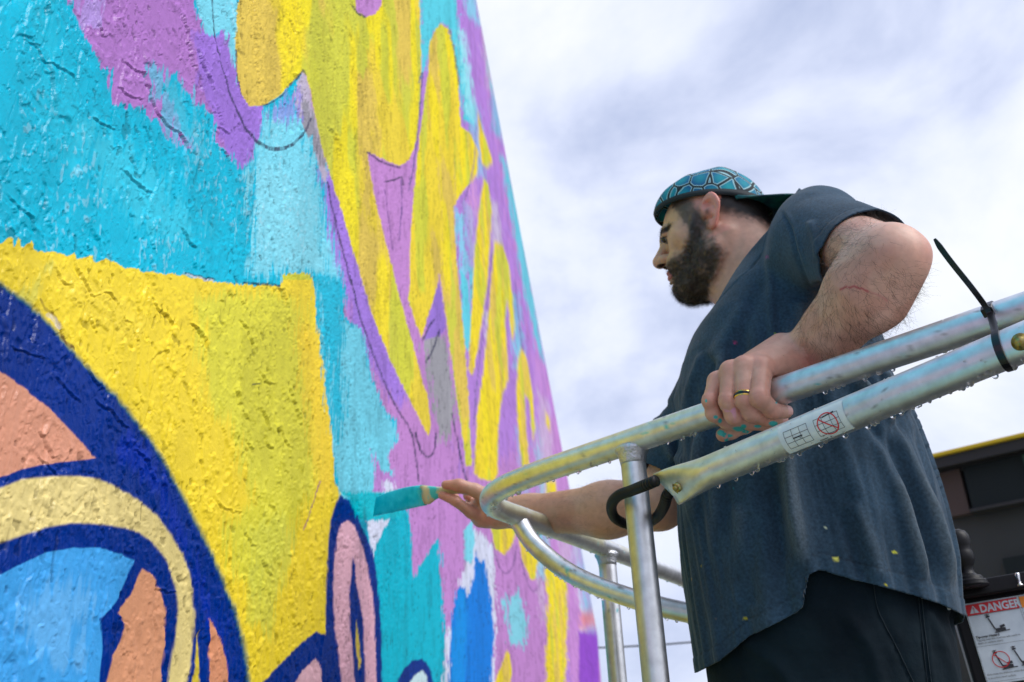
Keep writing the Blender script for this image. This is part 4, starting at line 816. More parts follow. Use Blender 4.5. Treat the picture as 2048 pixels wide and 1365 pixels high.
def head_sdf(p, fuzz=True):
    q = hl(p); m_ = mirror(q)
    d = s_ell(m_, (.000, 0, .030), (.092, .076, .080))
    d = smin(d, s_ell(m_, (.030, 0, -.022), (.062, .060, .084)), .03)
    d = smin(d, s_cone(m_, (.010, .053, -.058), (.072, .016, -.094), .020, .020), .022)
    d = smin(d, s_sph(m_, (.078, 0, -.088), .024), .02)
    d = smin(d, s_ell(m_, (.060, .046, -.010), (.024, .022, .024)), .018)
    d = smin(d, s_cone(m_, (.086, .034, .0255), (.095, .004, .025), .009, .009), .014)
    d = smin(d, s_ell(m_, (.078, .022, -.045), (.026, .026, .024)), .016)
    d = smax(d, -s_sph(m_, (.103, .031, .014), .0165), .012)
    d = smin(d, s_cone(q, (.091, 0, .026), (.117, 0, -.012), .0065, .0115), .009)
    d = smin(d, s_sph(q, (.1165, 0, -.0165), .0125), .006)
    d = smin(d, s_ell(m_, (.1045, .0135, -.020), (.013, .0085, .0095)), .005)
    d = smax(d, -s_ell(m_, (.1095, .0072, -.0305), (.0072, .0042, .006)), .003)
    d = smin(d, s_cone(m_, (.1065, 0, -.0475), (.092, .023, -.053), .0062, .0035), .003)
    d = smin(d, s_cone(m_, (.1065, 0, -.0590), (.092, .021, -.056), .0072, .0035), .003)
    eye = s_sph(m_, (.0845, .0315, .0135), .0128); d = smin(d, eye, .003)
    lid = s_cone(m_, (.0905, .020, .0168), (.0875, .043, .0155), .0070, .0065); d = smin(d, lid, .004)
    # ear
    ec = np.array((-.004, .080, .000)); t_ = (m_-ec)*1.08; tilt = .42
    ea = np.stack([t_[..., 0]*math.cos(.18)+t_[..., 2]*math.sin(.18), t_[..., 1]-(-t_[..., 0])*tilt, -t_[..., 0]*math.sin(.18)+t_[..., 2]*math.cos(.18)], -1)
    zz = ea[..., 2]; wx = .0185*(1-.30*sst(.01, -.035, zz))
    rr = np.sqrt((ea[..., 0]/wx)**2+(zz/.033)**2)
    disc = np.maximum((rr-1)*.017, np.abs(ea[..., 1]+.0060)-.0030); disc = smin(disc, 1., .001)
    rim = np.maximum(np.sqrt(((rr-.88)*.0175)**2+(ea[..., 1]-.0025)**2)-.0044, -(.004-ea[..., 0]+np.maximum(ea[..., 2], -.004)*1.1)-.004)
    ant = smin(s_cone(ea, (-.004, .001, .010), (-.0075, .002, -.012), .0034, .0040), s_cone(ea, (-.012, -.004, .010), (-.010, -.003, -.012), .0042, .0042), .003)
    lobe = s_ell(ea, (.002, .0, -.0265), (.0085, .005, .0085)); trg = s_ell(ea, (.013, .001, -.004), (.005, .005, .007))
    ear = smin(smin(disc, rim, .003), smin(ant, lobe, .004), .004); ear = smin(ear, trg, .004)
    ear = smax(ear, -s_ell(ea, (.004, .006, -.005), (.0070, .011, .009)), .002)
    ear = smax(ear, -s_ell(ea, (.002, .0065, .014), (.0105, .0075, .011)), .002)
    ear = smin(ear, s_cone(m_, (.004, .066, .010), (-.002, .076, .0), .014, .010), .006)
    d = smin(d, ear, .005)
    # neck
    nk = s_cone(p, hw((-.028, 0, -.02)), HD+bF*-.085+np.array([0, 0, -.19]), .060, .068)
    nk = smin(nk, s_cone(p, hw((.02, 0, -.08)), HD+bF*-.04+np.array([0, 0, -.20]), .036, .048), .03)
    scm = s_cone(p, hw((-.018, .058, -.045)), HD+bF*-.005+np.array([0, 0, -.20]), .016, .013); nk = smin(nk, scm, .012)
    d = smin(d, nk, .022)
    if fuzz:
        bm_ = beard_mask(q, .012); chin = sst(-.04, -.10, q[..., 2])
        d = d-bm_*(.0030+.0050*chin+.0030*(vn3(q*220, 3)-.5)+.004*(vn3(q*75, 4)-.5))
        hb = sst(.0, -.02, q[..., 0])*sst(-.012, .01, q[..., 2]+.018-.7*(q[..., 0]+.05)); d = d-hb*.002
    return d
Vh, Fh = sdf_mesh(head_sdf, HD-.19, HD+np.array([.19, .19, .19]), .0019)
Vh = relax(Vh, Fh, 1, .35); Nh = vnormals(Vh, Fh)
SK = np.array(lin(200, 152, 131)); SKP = np.array(lin(222, 140, 128))
def skin_tint(n): return np.tile(SK, (n, 1))
q = hl(Vh); th_ = skin_tint(len(Vh)); ay = np.abs(q[:, 1])
nzv = vn3(q*160, 9); nz2 = vn3(q*50, 12)
th_ = th_+(np.array(lin(204, 154, 118))-th_)*(.7*sst(.03, .07, q[:, 0]))[:, None]
def mixc(T, c, a): return T+(np.asarray(c)-T)*np.clip(a, 0, 1)[:, None]
th_ = mixc(th_, SKP, sst(.070, .079, ay)*.75*(np.abs(q[:, 0]) < .04)*(q[:, 2] > -.05))                     # ear redder
th_ = mixc(th_, lin(206, 140, 124), .6*np.exp(-((q[:, 0]-.116)**2+q[:, 1]**2+(q[:, 2]+.018)**2)/.018**2))
th_ = mixc(th_, lin(178, 92, 96), .9*sst(.0125, .009, np.abs(q[:, 2]+.053))*sst(.026, .020, ay)*(q[:, 0] > .088))
bmk = beard_mask(q, .022)**1.3*sst(.15, .75, nzv*.35+nz2*.25+.45*beard_mask(q, .026))
lipkeep = sst(.0150, .0110, np.abs(q[:, 2]+.0535))*sst(.026, .021, ay)*sst(.086, .092, q[:, 0]); bmk = bmk*(1-lipkeep)
bmk = bmk*(1-.65*np.exp(-(((q[:, 2]+.074)/.008)**2+((ay-.010)/.014)**2))*(q[:, 0] > .075)); th_ = mixc(th_, (.034, .024, .020), bmk*.92)
mus = sst(.006, .003, np.abs(q[:, 2]+.0405+.10*ay**1.2*1.0))*sst(.034, .026, ay)*(q[:, 0] > .08); th_ = mixc(th_, (.022, .016, .014), mus*.8)
xs_ = .028+.20*np.clip(q[:, 2], -.02, .07)
side = sst(.024, .010, np.abs(q[:, 0]-xs_)+.010*(nzv-.5))*sst(-.045, -.01, q[:, 2])*(ay > .04)*(q[:, 2] < .1); th_ = mixc(th_, (.045, .032, .028), side*(.62+.35*nz2))
nape = sst(.0, -.022, q[:, 0])*sst(-.018, .014, q[:, 2]+.020-.7*(q[:, 0]+.05)+.012*(nzv-.5))*(ay < .074); th_ = mixc(th_, (.018, .013, .012), nape*sst(.15, .45, nzv*.5+.5*nape))
brow = sst(.0078, .0040, np.abs(q[:, 2]-.0240+.22*np.maximum(ay-.03, 0)))*sst(.008, .014, ay)*sst(.060, .048, ay)*(q[:, 0] > .06); th_ = mixc(th_, (.018, .012, .01), brow*.92)
slit = sst(.0030, .0014, np.abs(q[:, 2]-.0098+.10*(ay-.03)))*sst(.0145, .012, np.abs(ay-.0315))*(q[:, 0] > .075); th_ = mixc(th_, (.02, .012, .01), slit)  # eye opening darkened in the tint for its shadow
th_ = mixc(th_, lin(168, 112, 98), .45*sst(.020, .010, np.hypot(ay-.031, q[:, 2]-.014))*(q[:, 0] > .07)*(1-slit))
th_ = mixc(th_, (.03, .01, .008), sst(.0075, .004, np.hypot(ay-.0072, (q[:, 2]+.0285)*1.2))*(q[:, 0] > .098)*(q[:, 2] < -.024))
concha_shade = np.exp(-(((q[:, 0]-.001)/.005)**2+((q[:, 2]+.001)/.007)**2))*(ay > .060); th_ = mixc(th_, (.08, .03, .022), concha_shade*.8)  # shade of the ear hollow put into the skin tint

# near arm (left): shoulder, elbow, forearm, wrist, then the hand on the rail
S_ = P(1640, 477, 1.52); E_ = P(1781, 521, 1.275); Wp = P(1612, 700, 1.375)
EL2 = P(1832, 506, 1.262)
fin = {'index': ([(1524, 735, 1.335), (1519, 796, 1.298), (1545, 822, 1.312), (1571, 824, 1.328)], [.0145, .0128, .0110, .0092]),
       'middle': ([(1490, 733, 1.340), (1489, 800, 1.312), (1503, 826, 1.318), (1533, 838, 1.330), (1562, 838, 1.345)], [.0140, .0123, .0122, .0108, .0090]),
       'ring': ([(1461, 742, 1.350), (1455, 802, 1.326), (1467, 832, 1.330), (1500, 846, 1.344), (1543, 850, 1.358)], [.0132, .0116, .0114, .0104, .0086]),
       'little': ([(1434, 762, 1.365), (1420, 802, 1.346), (1427, 828, 1.348), (1452, 845, 1.360), (1488, 856, 1.374)], [.0122, .0104, .0102, .0094, .0078])}
thumb = ([(1560, 745, 1.385), (1530, 800, 1.412), (1490, 850, 1.402), (1462, 862, 1.392), (1446, 870, 1.388)], [.016, .0135, .0120, .0115, .0098])
fin = {k: ([P(*q_) for q_ in v[0]], v[1]) for k, v in fin.items()}; thumb = ([P(*q_) for q_ in thumb[0]], thumb[1])
def near_arm(p):
    d = s_cone(p, S_, E_, .054, .043)
    d = smin(d, s_sph(p, E_, .0405), .014); d = smin(d, s_cone(p, E_, EL2, .028, .0150), .012)
    Mx = P(1735, 583, 1.300); d = smin(d, s_cone(p, E_, Mx, .0415, .0500), .02)
    M2 = P(1668, 655, 1.345); d = smin(d, s_cone(p, Mx, M2, .0500, .0380), .03); d = smin(d, s_cone(p, M2, Wp, .0385, .0300), .02)
    return d
def near_hand(p):
    WK = P(1604, 702, 1.378); d = s_cone(p, P(1668, 655, 1.345), WK, .0385, .0275)
    for k, off in (('index', (1592, 716, 1.366)), ('middle', (1580, 706, 1.372)), ('ring', (1570, 698, 1.380)), ('little', (1560, 692, 1.390))):
        d = smin(d, s_cone(p, P(*off), fin[k][0][0]+np.array([0, 0, -.003]), .0175, .0140 if k != 'little' else .0125), .010)
        d = smin(d, s_sph(p, fin[k][0][0], .0138 if k != 'little' else .0118), .004)
    d = smin(d, s_cone(p, WK, P(1556, 738, 1.362), .022, .0175), .012)
    d = smin(d, s_cone(p, P(1598, 722, 1.385), thumb[0][0], .019, .0175), .012)
    F_ = None
    for k in ('index', 'middle', 'ring', 'little'):
        c = chain(p, *fin[k], k=.0035)
        for j in (1, 2): c = smin(c, s_sph(p, fin[k][0][j], fin[k][1][j]*1.03), .003)
        F_ = c if F_ is None else smin(F_, c, .0007)
    d = smin(d, F_, .0055); t_ = chain(p, *thumb, k=.005); d = smin(d, t_, .004)
    return d
LO = np.minimum.reduce([S_, E_, Wp, EL2])-.09; HI = np.maximum.reduce([S_, E_, Wp, EL2])+.09
def arm_all(p): return smin(near_arm(p), near_hand(p), .004)
allf = np.array([x for v in fin.values() for x in v[0]]+thumb[0]+[P(1630, 690, 1.36), Wp])
def near_arm_cut(p):                                            # forearm part, continuous with the hand part
    return arm_all(p)
# one grid for the hand (fine) and one for the arm (coarser), overlapping inside the wrist
Vn, Fn = sdf_mesh(lambda p: np.maximum(arm_all(p), (p-P(1640, 680, 1.355)) @ nrm(P(1700, 620, 1.32)-P(1600, 705, 1.375))), allf.min(0)-.035, allf.max(0)+.05, .00115)
Va, Fa = sdf_mesh(lambda p: np.maximum(near_arm(p), -((p-P(1640, 680, 1.355)) @ nrm(P(1700, 620, 1.32)-P(1600, 705, 1.375))+.003)), LO, HI, .0026)
Va = relax(Va, Fa, 2, .4); Vn = relax(Vn, Fn, 1, .3)
def arm_tint(V, hand):
    T = skin_tint(len(V)); x, y, z = to_px(V)
    n1 = vn3(V*35, 2); n2 = vn3(V*120, 6)
    T = mixc(T, lin(188, 132, 116), .35*sst(.4, .65, n1)); T = mixc(T, lin(216, 176, 158), .3*sst(.6, .4, n1))
    T = mixc(T, lin(196, 126, 110), .40*np.exp(-(((x-1858)/20)**2+((y-500)/34)**2)))
    if hand:
        for k in fin:
            for j in (0, 1, 2):
                c = fin[k][0][j]; T = mixc(T, lin(206, 132, 120), .55*np.exp(-(np.linalg.norm(V-c, axis=1)/.013)**2))
        T = mixc(T, lin(214, 124, 120), .5*np.exp(-(((x-1618)/22)**2+((y-728)/18)**2)))
        tq = lin(30, 178, 176)
        for (a, b, ra, rb) in ((1441, 866, 8, 6), (1456, 872, 12, 4), (1478, 858, 14, 5), (1431, 835, 5, 4), (1440, 842, 4, 5), (1547, 848, 9, 5), (1515, 853, 8, 3), (1412, 802, 2.5, 4), (1553, 806, 2, 2), (1487, 853, 6, 4)):
            T = mixc(T, tq, .95*sst(1.15, .8, np.hypot((x-a)/ra, (y-b)/rb)+.5*(n2-.5)))
        pk = sst(.74, .80, n2)*np.exp(-(((x-1462)/16)**2+((y-820)/16)**2)); T = mixc(T, lin(214, 150, 190), pk*.8)
    d, t = seg_dist(x, y, [(1681, 579), (1692, 575), (1708, 574), (1722, 577), (1736, 583)]); T = mixc(T, lin(172, 62, 70), .85*sst(2.6, 1.2, d+1.2*(n2-.5))*(0 if hand else 1))
    d, t = seg_dist(x, y, [(1736, 583), (1760, 592), (1775, 602)]); T = mixc(T, lin(196, 110, 110), .5*sst(2.4, 1.0, d)*(0 if hand else 1))
    T = mixc(T, lin(90, 180, 180), .35*np.exp(-(((x-1842)/10)**2+((y-560)/30)**2))*sst(.4, .6, n1)*(0 if hand else 1))
    return T
Ta = arm_tint(Va, False); Tn = arm_tint(Vn, True)
# skin creases at the finger joints and wrist
Nn = vnormals(Vn, Fn); cr_ = np.zeros(len(Vn))
for k in fin:
    pts_ = fin[k][0]
    for j in (1, 2, 3):
        if j >= len(pts_)-1: continue
        ax_ = nrm(pts_[j+1]-pts_[j-1]); dd = (Vn-pts_[j]) @ ax_; rr_ = np.linalg.norm(Vn-pts_[j], axis=1)
        for o_ in (-.0022, .0, .0022): cr_ -= .00045*np.exp(-((dd-o_)/.0007)**2)*(rr_ < .0165)
xw, yw, _ = to_px(Vn)
for pl in ([(1606, 695), (1616, 712), (1624, 735)], [(1612, 718), (1618, 730), (1620, 742)], [(1543, 742), (1549, 756), (1546, 768)]):
    d, _t = seg_dist(xw, yw, pl); cr_ -= .0009*np.exp(-(d/2.2)**2)
Vn = Vn+Nn*cr_[:, None]

# far arm (right) reaching to the wall, palm towards us
RS_ = P(1480, 705, 1.86); RE_ = P(1318, 1006, 1.79)
def far_arm(p):
    d = s_cone(p, RS_, RE_, .056, .046)
    d = smin(d, s_cone(p, RE_, P(1215, 1020, 1.845), .046, .0475), .02); d = smin(d, s_cone(p, P(1215, 1020, 1.845), P(1062, 1028, 1.955), .0475, .0355), .03)
    d = smin(d, s_cone(p, P(1062, 1028, 1.955), P(1003, 1023, 1.99), .0355, .030), .02)
    pal = s_cone(p, P(1003, 1023, 1.99), P(962, 1020, 2.02), .030, .0285); pal = smin(pal, s_cone(p, P(1003, 1010, 1.985), P(968, 992, 1.995), .022, .019), .012); pal = smin(pal, s_cone(p, P(990, 1035, 1.99), P(962, 1038, 2.0), .022, .018), .012)
    d = smin(d, pal, .014)
    C = lambda L_, r: chain(p, [P(*q_) for q_ in L_], r, .005)
    th = C([(985, 1000, 1.985), (950, 981, 1.978), (918, 971, 1.972), (891, 970, 1.978)], [.019, .0135, .0125, .0088])
    ix = C([(972, 1040, 1.995), (942, 1026, 1.980), (912, 1003, 1.966), (884, 991, 1.978)], [.0150, .0115, .0102, .0084])
    md = C([(970, 1026, 2.02), (936, 1018, 2.0), (914, 1004, 1.995), (908, 990, 2.003)], [.0150, .0108, .0092, .0078])
    rg = C([(972, 1012, 2.045), (946, 1004, 2.045), (934, 992, 2.02)], [.0145, .0110, .0088])
    lt = C([(976, 1000, 2.065), (962, 994, 2.07), (956, 984, 2.045)], [.013, .0095, .0075])
    g = smin(smin(ix, md, .002), smin(rg, lt, .002), .002); g = smin(g, th, .003); return smin(d, g, .005)
fp = np.array([RS_, RE_, P(880, 990, 2.0), P(945, 1045, 2.1)])
Vf, Ff = sdf_mesh(far_arm, fp.min(0)-.075, fp.max(0)+.075, .0026); Vf = relax(Vf, Ff, 1, .3)
Tf = skin_tint(len(Vf)); x, y, z = to_px(Vf); n1 = vn3(Vf*30, 2); Tf = mixc(Tf, lin(190, 128, 110), .4*sst(.4, .65, n1))
Tf = mixc(Tf, lin(212, 122, 108), .5*np.exp(-(((x-895)/25)**2+((y-985)/25)**2))); Tf = mixc(Tf, lin(208, 128, 112), .4*np.exp(-(((x-975)/22)**2+((y-1040)/18)**2)))
# torso core inside the shirt, so that arms, neck and trunk are one figure
def core(p):
    c = lambda f0, z: np.array([HD[0], HD[1], CAM[2]+z])+bF*f0
    d = s_ell(p, c(-.066, .50), (.16, .16, .30)); d = smin(d, s_cone(p, S_, RS_, .05, .05), .08); return smin(d, s_cone(p, c(-.09, .70), c(-.07, .86), .06, .05), .05)
Vc, Fc = sdf_mesh(core, HD+[-.4, -.4, -.9], HD+[.4, .4, .1], .012)
body_V = np.vstack([Vh, Va, Vn, Vf, Vc]); o1 = len(Vh); o2 = o1+len(Va); o3 = o2+len(Vn); o4 = o3+len(Vf)
body = link('body', np_mesh('body', body_V, np.vstack([Fh, Fa+o1, Fn+o2, Ff+o3, Fc+o4]), {'tint': np.vstack([th_, Ta, Tn, Tf, skin_tint(len(Vc))])}), M_skin, person)
# eyeballs and irises
for sgn in (1, -1):
    e_ = hw((.0856, .0315*sgn, .0125)); V, F = sdf_mesh(lambda p: s_sph(p, e_, .0119), e_-.016, e_+.016, .0012); link('eye', np_mesh('eye', V, F), M_bandeye, person)
    e2 = hw((.0905, .0340*sgn, .0100)); V, F = sdf_mesh(lambda p: s_sph(p, e2, .0078), e2-.010, e2+.010, .001); link('iris', np_mesh('iris', V, F), M_iris, bpy.data.objects['eye' if sgn == 1 else 'eye.001'])
# nails
def nail(p0, p1, r, up, tint_):
    ax_ = nrm(p1-p0); u = nrm(up-ax_*up.dot(ax_)); s_ = np.cross(ax_, u); V = []; c = p1-ax_*.002
    for i_ in range(7):
        for j_ in range(7):
            a = (i_/6-.5)*1.5; V.append(c+ax_*(j_/6*.011-.004)+(r+.0004)*(math.cos(a)*u+math.sin(a)*s_)*(1-.10*(j_/6)**3))
    F = [(i_*7+j_, i_*7+j_+1, i_*7+j_+8, i_*7+j_+7) for i_ in range(6) for j_ in range(6)]; return link('fingernail', py_mesh('fingernail', V, F), tint_, person)
M_nail = mat('nail', lin(214, 164, 156), .3); M_nailt = mat('nail_painted', lin(60, 170, 170), .35); mottle(M_nailt, lin(30, 170, 170), lin(200, 150, 145), 160., 3., .5, .62)
vw = -nrm(ray(1550, 830))
nail(fin['index'][0][2], fin['index'][0][3], .0094, vw+np.array([0, 0, .25]), M_nail); nail(fin['ring'][0][3], fin['ring'][0][4], .0088, vw, M_nailt)
nail(fin['middle'][0][3], fin['middle'][0][4], .0091, vw, M_nail); nail(fin['little'][0][3], fin['little'][0][4], .0080, vw+np.array([0, 0, -.2]), M_nailt); nail(thumb[0][3], thumb[0][4], .0100, vw+np.array([0, 0, -.8]), M_nailt)
# ring on the finger
ra, rb = fin['middle'][0][0], fin['middle'][0][1]; rx = nrm(rb-ra); rc_ = ra+(rb-ra)*.93; ringo = None
def hoop(name, c, ax_, r, w, t_, m_, parent, seg=48):
    a = nrm(np.cross(ax_, [.3, .4, .8])); b = np.cross(ax_, a); V = []; F = []
    pr_ = [(0, -w/2), (t_*.8, -w/2), (t_, -w/2*.6), (t_, w/2*.6), (t_*.8, w/2), (0, w/2)]; n_ = len(pr_)
    for k in range(seg):
        t = 2*math.pi*k/seg
        for dr, dh in pr_: V.append(c+(r+dr)*(math.cos(t)*a+math.sin(t)*b)+ax_*dh)
    for k in range(seg):
        for j_ in range(n_): F.append((k*n_+j_, k*n_+(j_+1) % n_, ((k+1) % seg)*n_+(j_+1) % n_, ((k+1) % seg)*n_+j_))
    return link(name, py_mesh(name, V, F), m_, parent)
rg0 = hoop('wedding_ring', rc_, rx, .0129, .0078, .0014, M_gold, person); hoop('black_inlay', rc_, rx, .01415, .0040, .0005, M_ringblack, rg0)

# hair: beard, nape, brows, arms
def sample(V, N_, w, n): 
    w = np.clip(w, 0, None)*1.; k = RNG.choice(len(V), n, p=w/w.sum()); return V[k]+RNG.normal(size=(n, 3))*.0007, N_[k], k
dn_l = lambda q_: nrm_rows(np.stack([.35-q_[:, 0]*3, np.sign(q_[:, 1])*.0-q_[:, 1]*2, -np.ones(len(q_))], 1) @ HR)
def nrm_rows(a): return a/(np.linalg.norm(a, axis=1)[:, None]+1e-12)
r_, n_, k_ = sample(Vh, Nh, bmk**2*(q[:, 2] < .03), 13000); qq = q[k_]
strands('beard', r_-n_*.001, nrm_rows(dn_l(qq)*1+n_*.35+RNG.normal(size=r_.shape)*.30), n_, .0085, .00011, M_hair, person, 3, .9, .5)
r_, n_, k_ = sample(Vh, Nh, np.maximum(nape, side*.8), 9000); strands('hair', r_, nrm_rows(-hU[None, :]*np.ones((len(r_), 1))-hF*.25+RNG.normal(size=r_.shape)*.2), n_, .006, .00009, M_hair, person, 2, .3, .25)
r_, n_, k_ = sample(Vh, Nh, brow, 900); strands('eyebrow', r_, nrm_rows(np.sign(q[k_, 1])[:, None]*hL*.8-hF*.4+hU*.25+RNG.normal(size=r_.shape)*.2), n_, .008, .00013, M_hair, person, 2, .3, .3)
r_, n_, k_ = sample(Vh, Nh, np.maximum(mus, 0), 500); strands('moustache', r_, nrm_rows(np.sign(q[k_, 1])[:, None]*hL*.5-hU*.8+RNG.normal(size=r_.shape)*.25), n_, .006, .0001, M_hair, person, 2, .4, .4)
Na = vnormals(Va, Fa); xa, ya, za = to_px(Va); fw = nrm(Wp-E_)
tl_ = (Va-E_) @ fw/np.linalg.norm(Wp-E_)
wgt = sst(-.25, .05, tl_)*sst(1.12, .78, tl_)*(.55+.45*vn3(Va*25, 4))*(1-.75*np.exp(-(((xa-1858)/35)**2+((ya-495)/45)**2)))
r_, n_, k_ = sample(Va, Na, wgt, 8000)
cross_ = nrm_rows(np.cross(n_, fw)); 
strands('arm_hair', r_-n_*.0008, nrm_rows(fw*.25+cross_*(.75)+RNG.normal(size=r_.shape)*.32), n_, .023, .00012, M_armhair, person, 5, 1.3, .16)
r_, n_, k_ = sample(Vn, Nn, sst(1530, 1560, xw)*sst(760, 720, yw)*.4+.12*np.exp(-(((xw-1500)/25)**2+((yw-765)/12)**2)), 260); strands('hand_hair', r_, nrm_rows(fw+RNG.normal(size=r_.shape)*.3), n_, .008, .00008, M_armhair, person, 3, .6, .2)['kind'] = 'stuff'
Nf = vnormals(Vf, Ff); xf, yf, zf = to_px(Vf); r_, n_, k_ = sample(Vf, Nf, sst(1010, 1080, xf)*sst(1345, 1300, xf), 1200); strands('arm_hair', r_, nrm_rows(nrm(P(1062, 1028, 1.955)-RE_)+RNG.normal(size=r_.shape)*.5), n_, .012, .0001, M_armhair, person, 3, .6, .3)
for o_ in list(person.children):
    if o_.name.split('.')[0] in ('beard', 'hair', 'eyebrow', 'moustache', 'arm_hair', 'hand_hair'): o_['kind'] = 'stuff'
# ------------------------------------------------------------------ cap
cap = empty('cap_tmp', HD, 'x', 'x'); bpy.data.objects.remove(cap)
capm = mat('patterned_cap_cloth', (.0, .3, .35), .85); t, b = nodes(capm)
tcn = N(t, 'ShaderNodeVertexColor', layer_name='local'); mpn = N(t, 'ShaderNodeMapping'); mpn.inputs['Scale'].default_value = (34, 34, 24); mpn.inputs['Rotation'].default_value = (.2, .3, .5); t.links.new(tcn.outputs[0], mpn.inputs[0])
ve = N(t, 'ShaderNodeTexVoronoi', feature='DISTANCE_TO_EDGE', i_Scale=1., i_Randomness=.85); vc = N(t, 'ShaderNodeTexVoronoi', i_Scale=1., i_Randomness=.85); t.links.new(mpn.outputs[0], ve.inputs['Vector']); t.links.new(mpn.outputs[0], vc.inputs['Vector'])
tr = N(t, 'ShaderNodeValToRGB'); t.links.new(vc.outputs['Distance'], tr.inputs[0]); tr.color_ramp.elements[0].color = (*lin(10, 156, 162), 1); tr.color_ramp.elements[1].color = (*lin(0, 66, 128), 1); tr.color_ramp.elements[0].position = .15; tr.color_ramp.elements[1].position = .75
lr = N(t, 'ShaderNodeValToRGB'); t.links.new(ve.outputs['Distance'], lr.inputs[0]); E_l = lr.color_ramp.elements; lr.color_ramp.interpolation = 'LINEAR'
E_l[0].position = .045; E_l[0].color = (0, 0, 0, 1); E_l[1].position = .065; E_l[1].color = (1, 1, 1, 1)
wr = N(t, 'ShaderNodeValToRGB'); t.links.new(ve.outputs['Distance'], wr.inputs[0]); w_e = wr.color_ramp.elements; w_e[0].position = .085; w_e[0].color = (1, 1, 1, 1); w_e[1].position = .105; w_e[1].color = (0, 0, 0, 1)
m1 = N(t, 'ShaderNodeMix', data_type='RGBA'); t.links.new(wr.outputs[0], m1.inputs['Factor']); t.links.new(tr.outputs[0], m1.inputs['A']); m1.inputs['B'].default_value = (*lin(150, 190, 196), 1)
m2 = N(t, 'ShaderNodeMix', data_type='RGBA'); t.links.new(lr.outputs[0], m2.inputs['Factor']); m2.inputs['A'].default_value = (.008, .014, .02, 1); t.links.new(m1.outputs['Result'], m2.inputs['B'])
t.links.new(m2.outputs['Result'], b.inputs['Base Color']); add_bump(capm, 900, .4, .0006)
M_capband = mat('cap_band', (.010, .016, .020), .8); add_bump(M_capband, 900, .4, .0006)
M_brim = mat('brim_underside', lin(0, 70, 78), .6); mottle(M_brim, lin(0, 46, 60), lin(10, 96, 92), 60., 4.)
def cap_pt(az, v, off=0.):
    """az 0 = face side; v 0 = band edge, 1 = crown button; head axes"""
    zb = .040+.042*math.cos(az); zt = .126
    c0 = np.array([-.006, 0, 0]); a = .1045+off; b_ = .0835+off; ph = v*math.pi/2
    r = math.cos(ph)**.72; z = zb+(zt+off-zb)*math.sin(ph)**1.0
    bump = 1+.010*math.cos(6*az)*math.sin(2*ph)
    x = a*math.cos(az)*(1 if math.cos(az) > 0 else .90)*r*bump; y = b_*math.sin(az)*r*bump
    z += .006*math.exp(-((az % (2*math.pi)-.0)/.9)**2)*0
    w_ = (vn3(np.array([[math.cos(az)*3+9, math.sin(az)*3+9, v*3]]), 5)[0]-.5)*.006*math.sin(2*ph)
    return hw(c0+np.array([x, y, z+w_]))
na, nv = 96, 28
V = [cap_pt(2*math.pi*i/na, j/nv*.995) for j in range(nv+1) for i in range(na)]
F = [(j*na+i, j*na+(i+1) % na, (j+1)*na+(i+1) % na, (j+1)*na+i) for j in range(nv) for i in range(na)]; F.append(tuple(nv*na+i for i in range(na)))
me = py_mesh('cap', V, F); at = me.color_attributes.new('local', 'FLOAT_COLOR', 'POINT'); at.data.foreach_set('color', np.c_[hl(np.array(V)), np.ones(len(V))].astype(np.float32).ravel())
cap = link('cap', me, capm, person); md = cap.modifiers.new('thickness', 'SOLIDIFY'); md.thickness = .002
V = []; bw = .0012
for i in range(na):
    az = 2*math.pi*i/na; p0 = cap_pt(az, 0, .0010); p1 = cap_pt(az, .06, .0012); V += [p0-hU*.004, p1, cap_pt(az, .06, -.001), cap_pt(az, 0, -.0015)-hU*.004]
F = [(4*i+j, 4*((i+1) % na)+j, 4*((i+1) % na)+(j+1) % 4, 4*i+(j+1) % 4) for i in range(na) for j in range(4)]; link('cap_band', py_mesh('cap_band', V, F), M_capband, cap)
# brim at the back, slightly raised and curved
V = []; nu, nw = 30, 12
for j in range(nw+1):
    for i in range(nu+1):
        s_ = i/nu*2-1; az = math.pi+s_*1.06; p0 = hl(cap_pt(az, 0.0)[None])[0]; ext = .074*(1-abs(s_)**2.6)**.6*(j/nw)
        V.append(hw(np.array([p0[0]-ext, p0[1]*(1-.0*j/nw), p0[2]-.001-ext*.36+.008*(1-abs(s_)**2)*(j/nw)-.010*s_*s_*(j/nw)])))
F = [(j*(nu+1)+i, j*(nu+1)+i+1, (j+1)*(nu+1)+i+1, (j+1)*(nu+1)+i) for j in range(nw) for i in range(nu)]
bo = link('brim', py_mesh('brim', V, F), M_brim, cap); md = bo.modifiers.new('thickness', 'SOLIDIFY'); md.thickness = .003; md.offset = 1
# ------------------------------------------------------------------ T-shirt
ZT = np.array([.05, .10, .15, .20, .25, .30, .35, .40, .45, .50, .55, .60, .65, .70, .75, .80, .85, .90, .95])
F0 = np.array([-.055, -.056, -.061, -.063, -.063, -.065, -.066, -.067, -.067, -.066, -.065, -.064, -.071, -.080, -.092, -.104, -.108, -.108, -.108])
AX = np.array([.188, .188, .190, .193, .196, .199, .198, .195, .191, .186, .181, .176, .164, .142, .116, .094, .080, .066, .05])
BX = np.array([.19, .19, .19, .19, .19, .19, .19, .19, .19, .19, .19, .19, .185, .178, .16, .125, .09, .07, .05])
def trunk(p, grow=0.):
    z = p[..., 2]-CAM[2]; r = p-np.array([HD[0], HD[1], 0]); f = r @ bF-np.interp(z, ZT, F0); l = r @ bL; a = np.interp(z, ZT, AX)+grow; b_ = np.interp(z, ZT, BX)+grow
    k0 = (np.abs(f/a)**2.25+np.abs(l/b_)**2.25)**(1/2.25); d = (k0-1)*np.minimum(a, b_)*.92
    return np.maximum(d, z-.96)
SLC = P(1738, 518, 1.375); sax = nrm(SLC-S_)
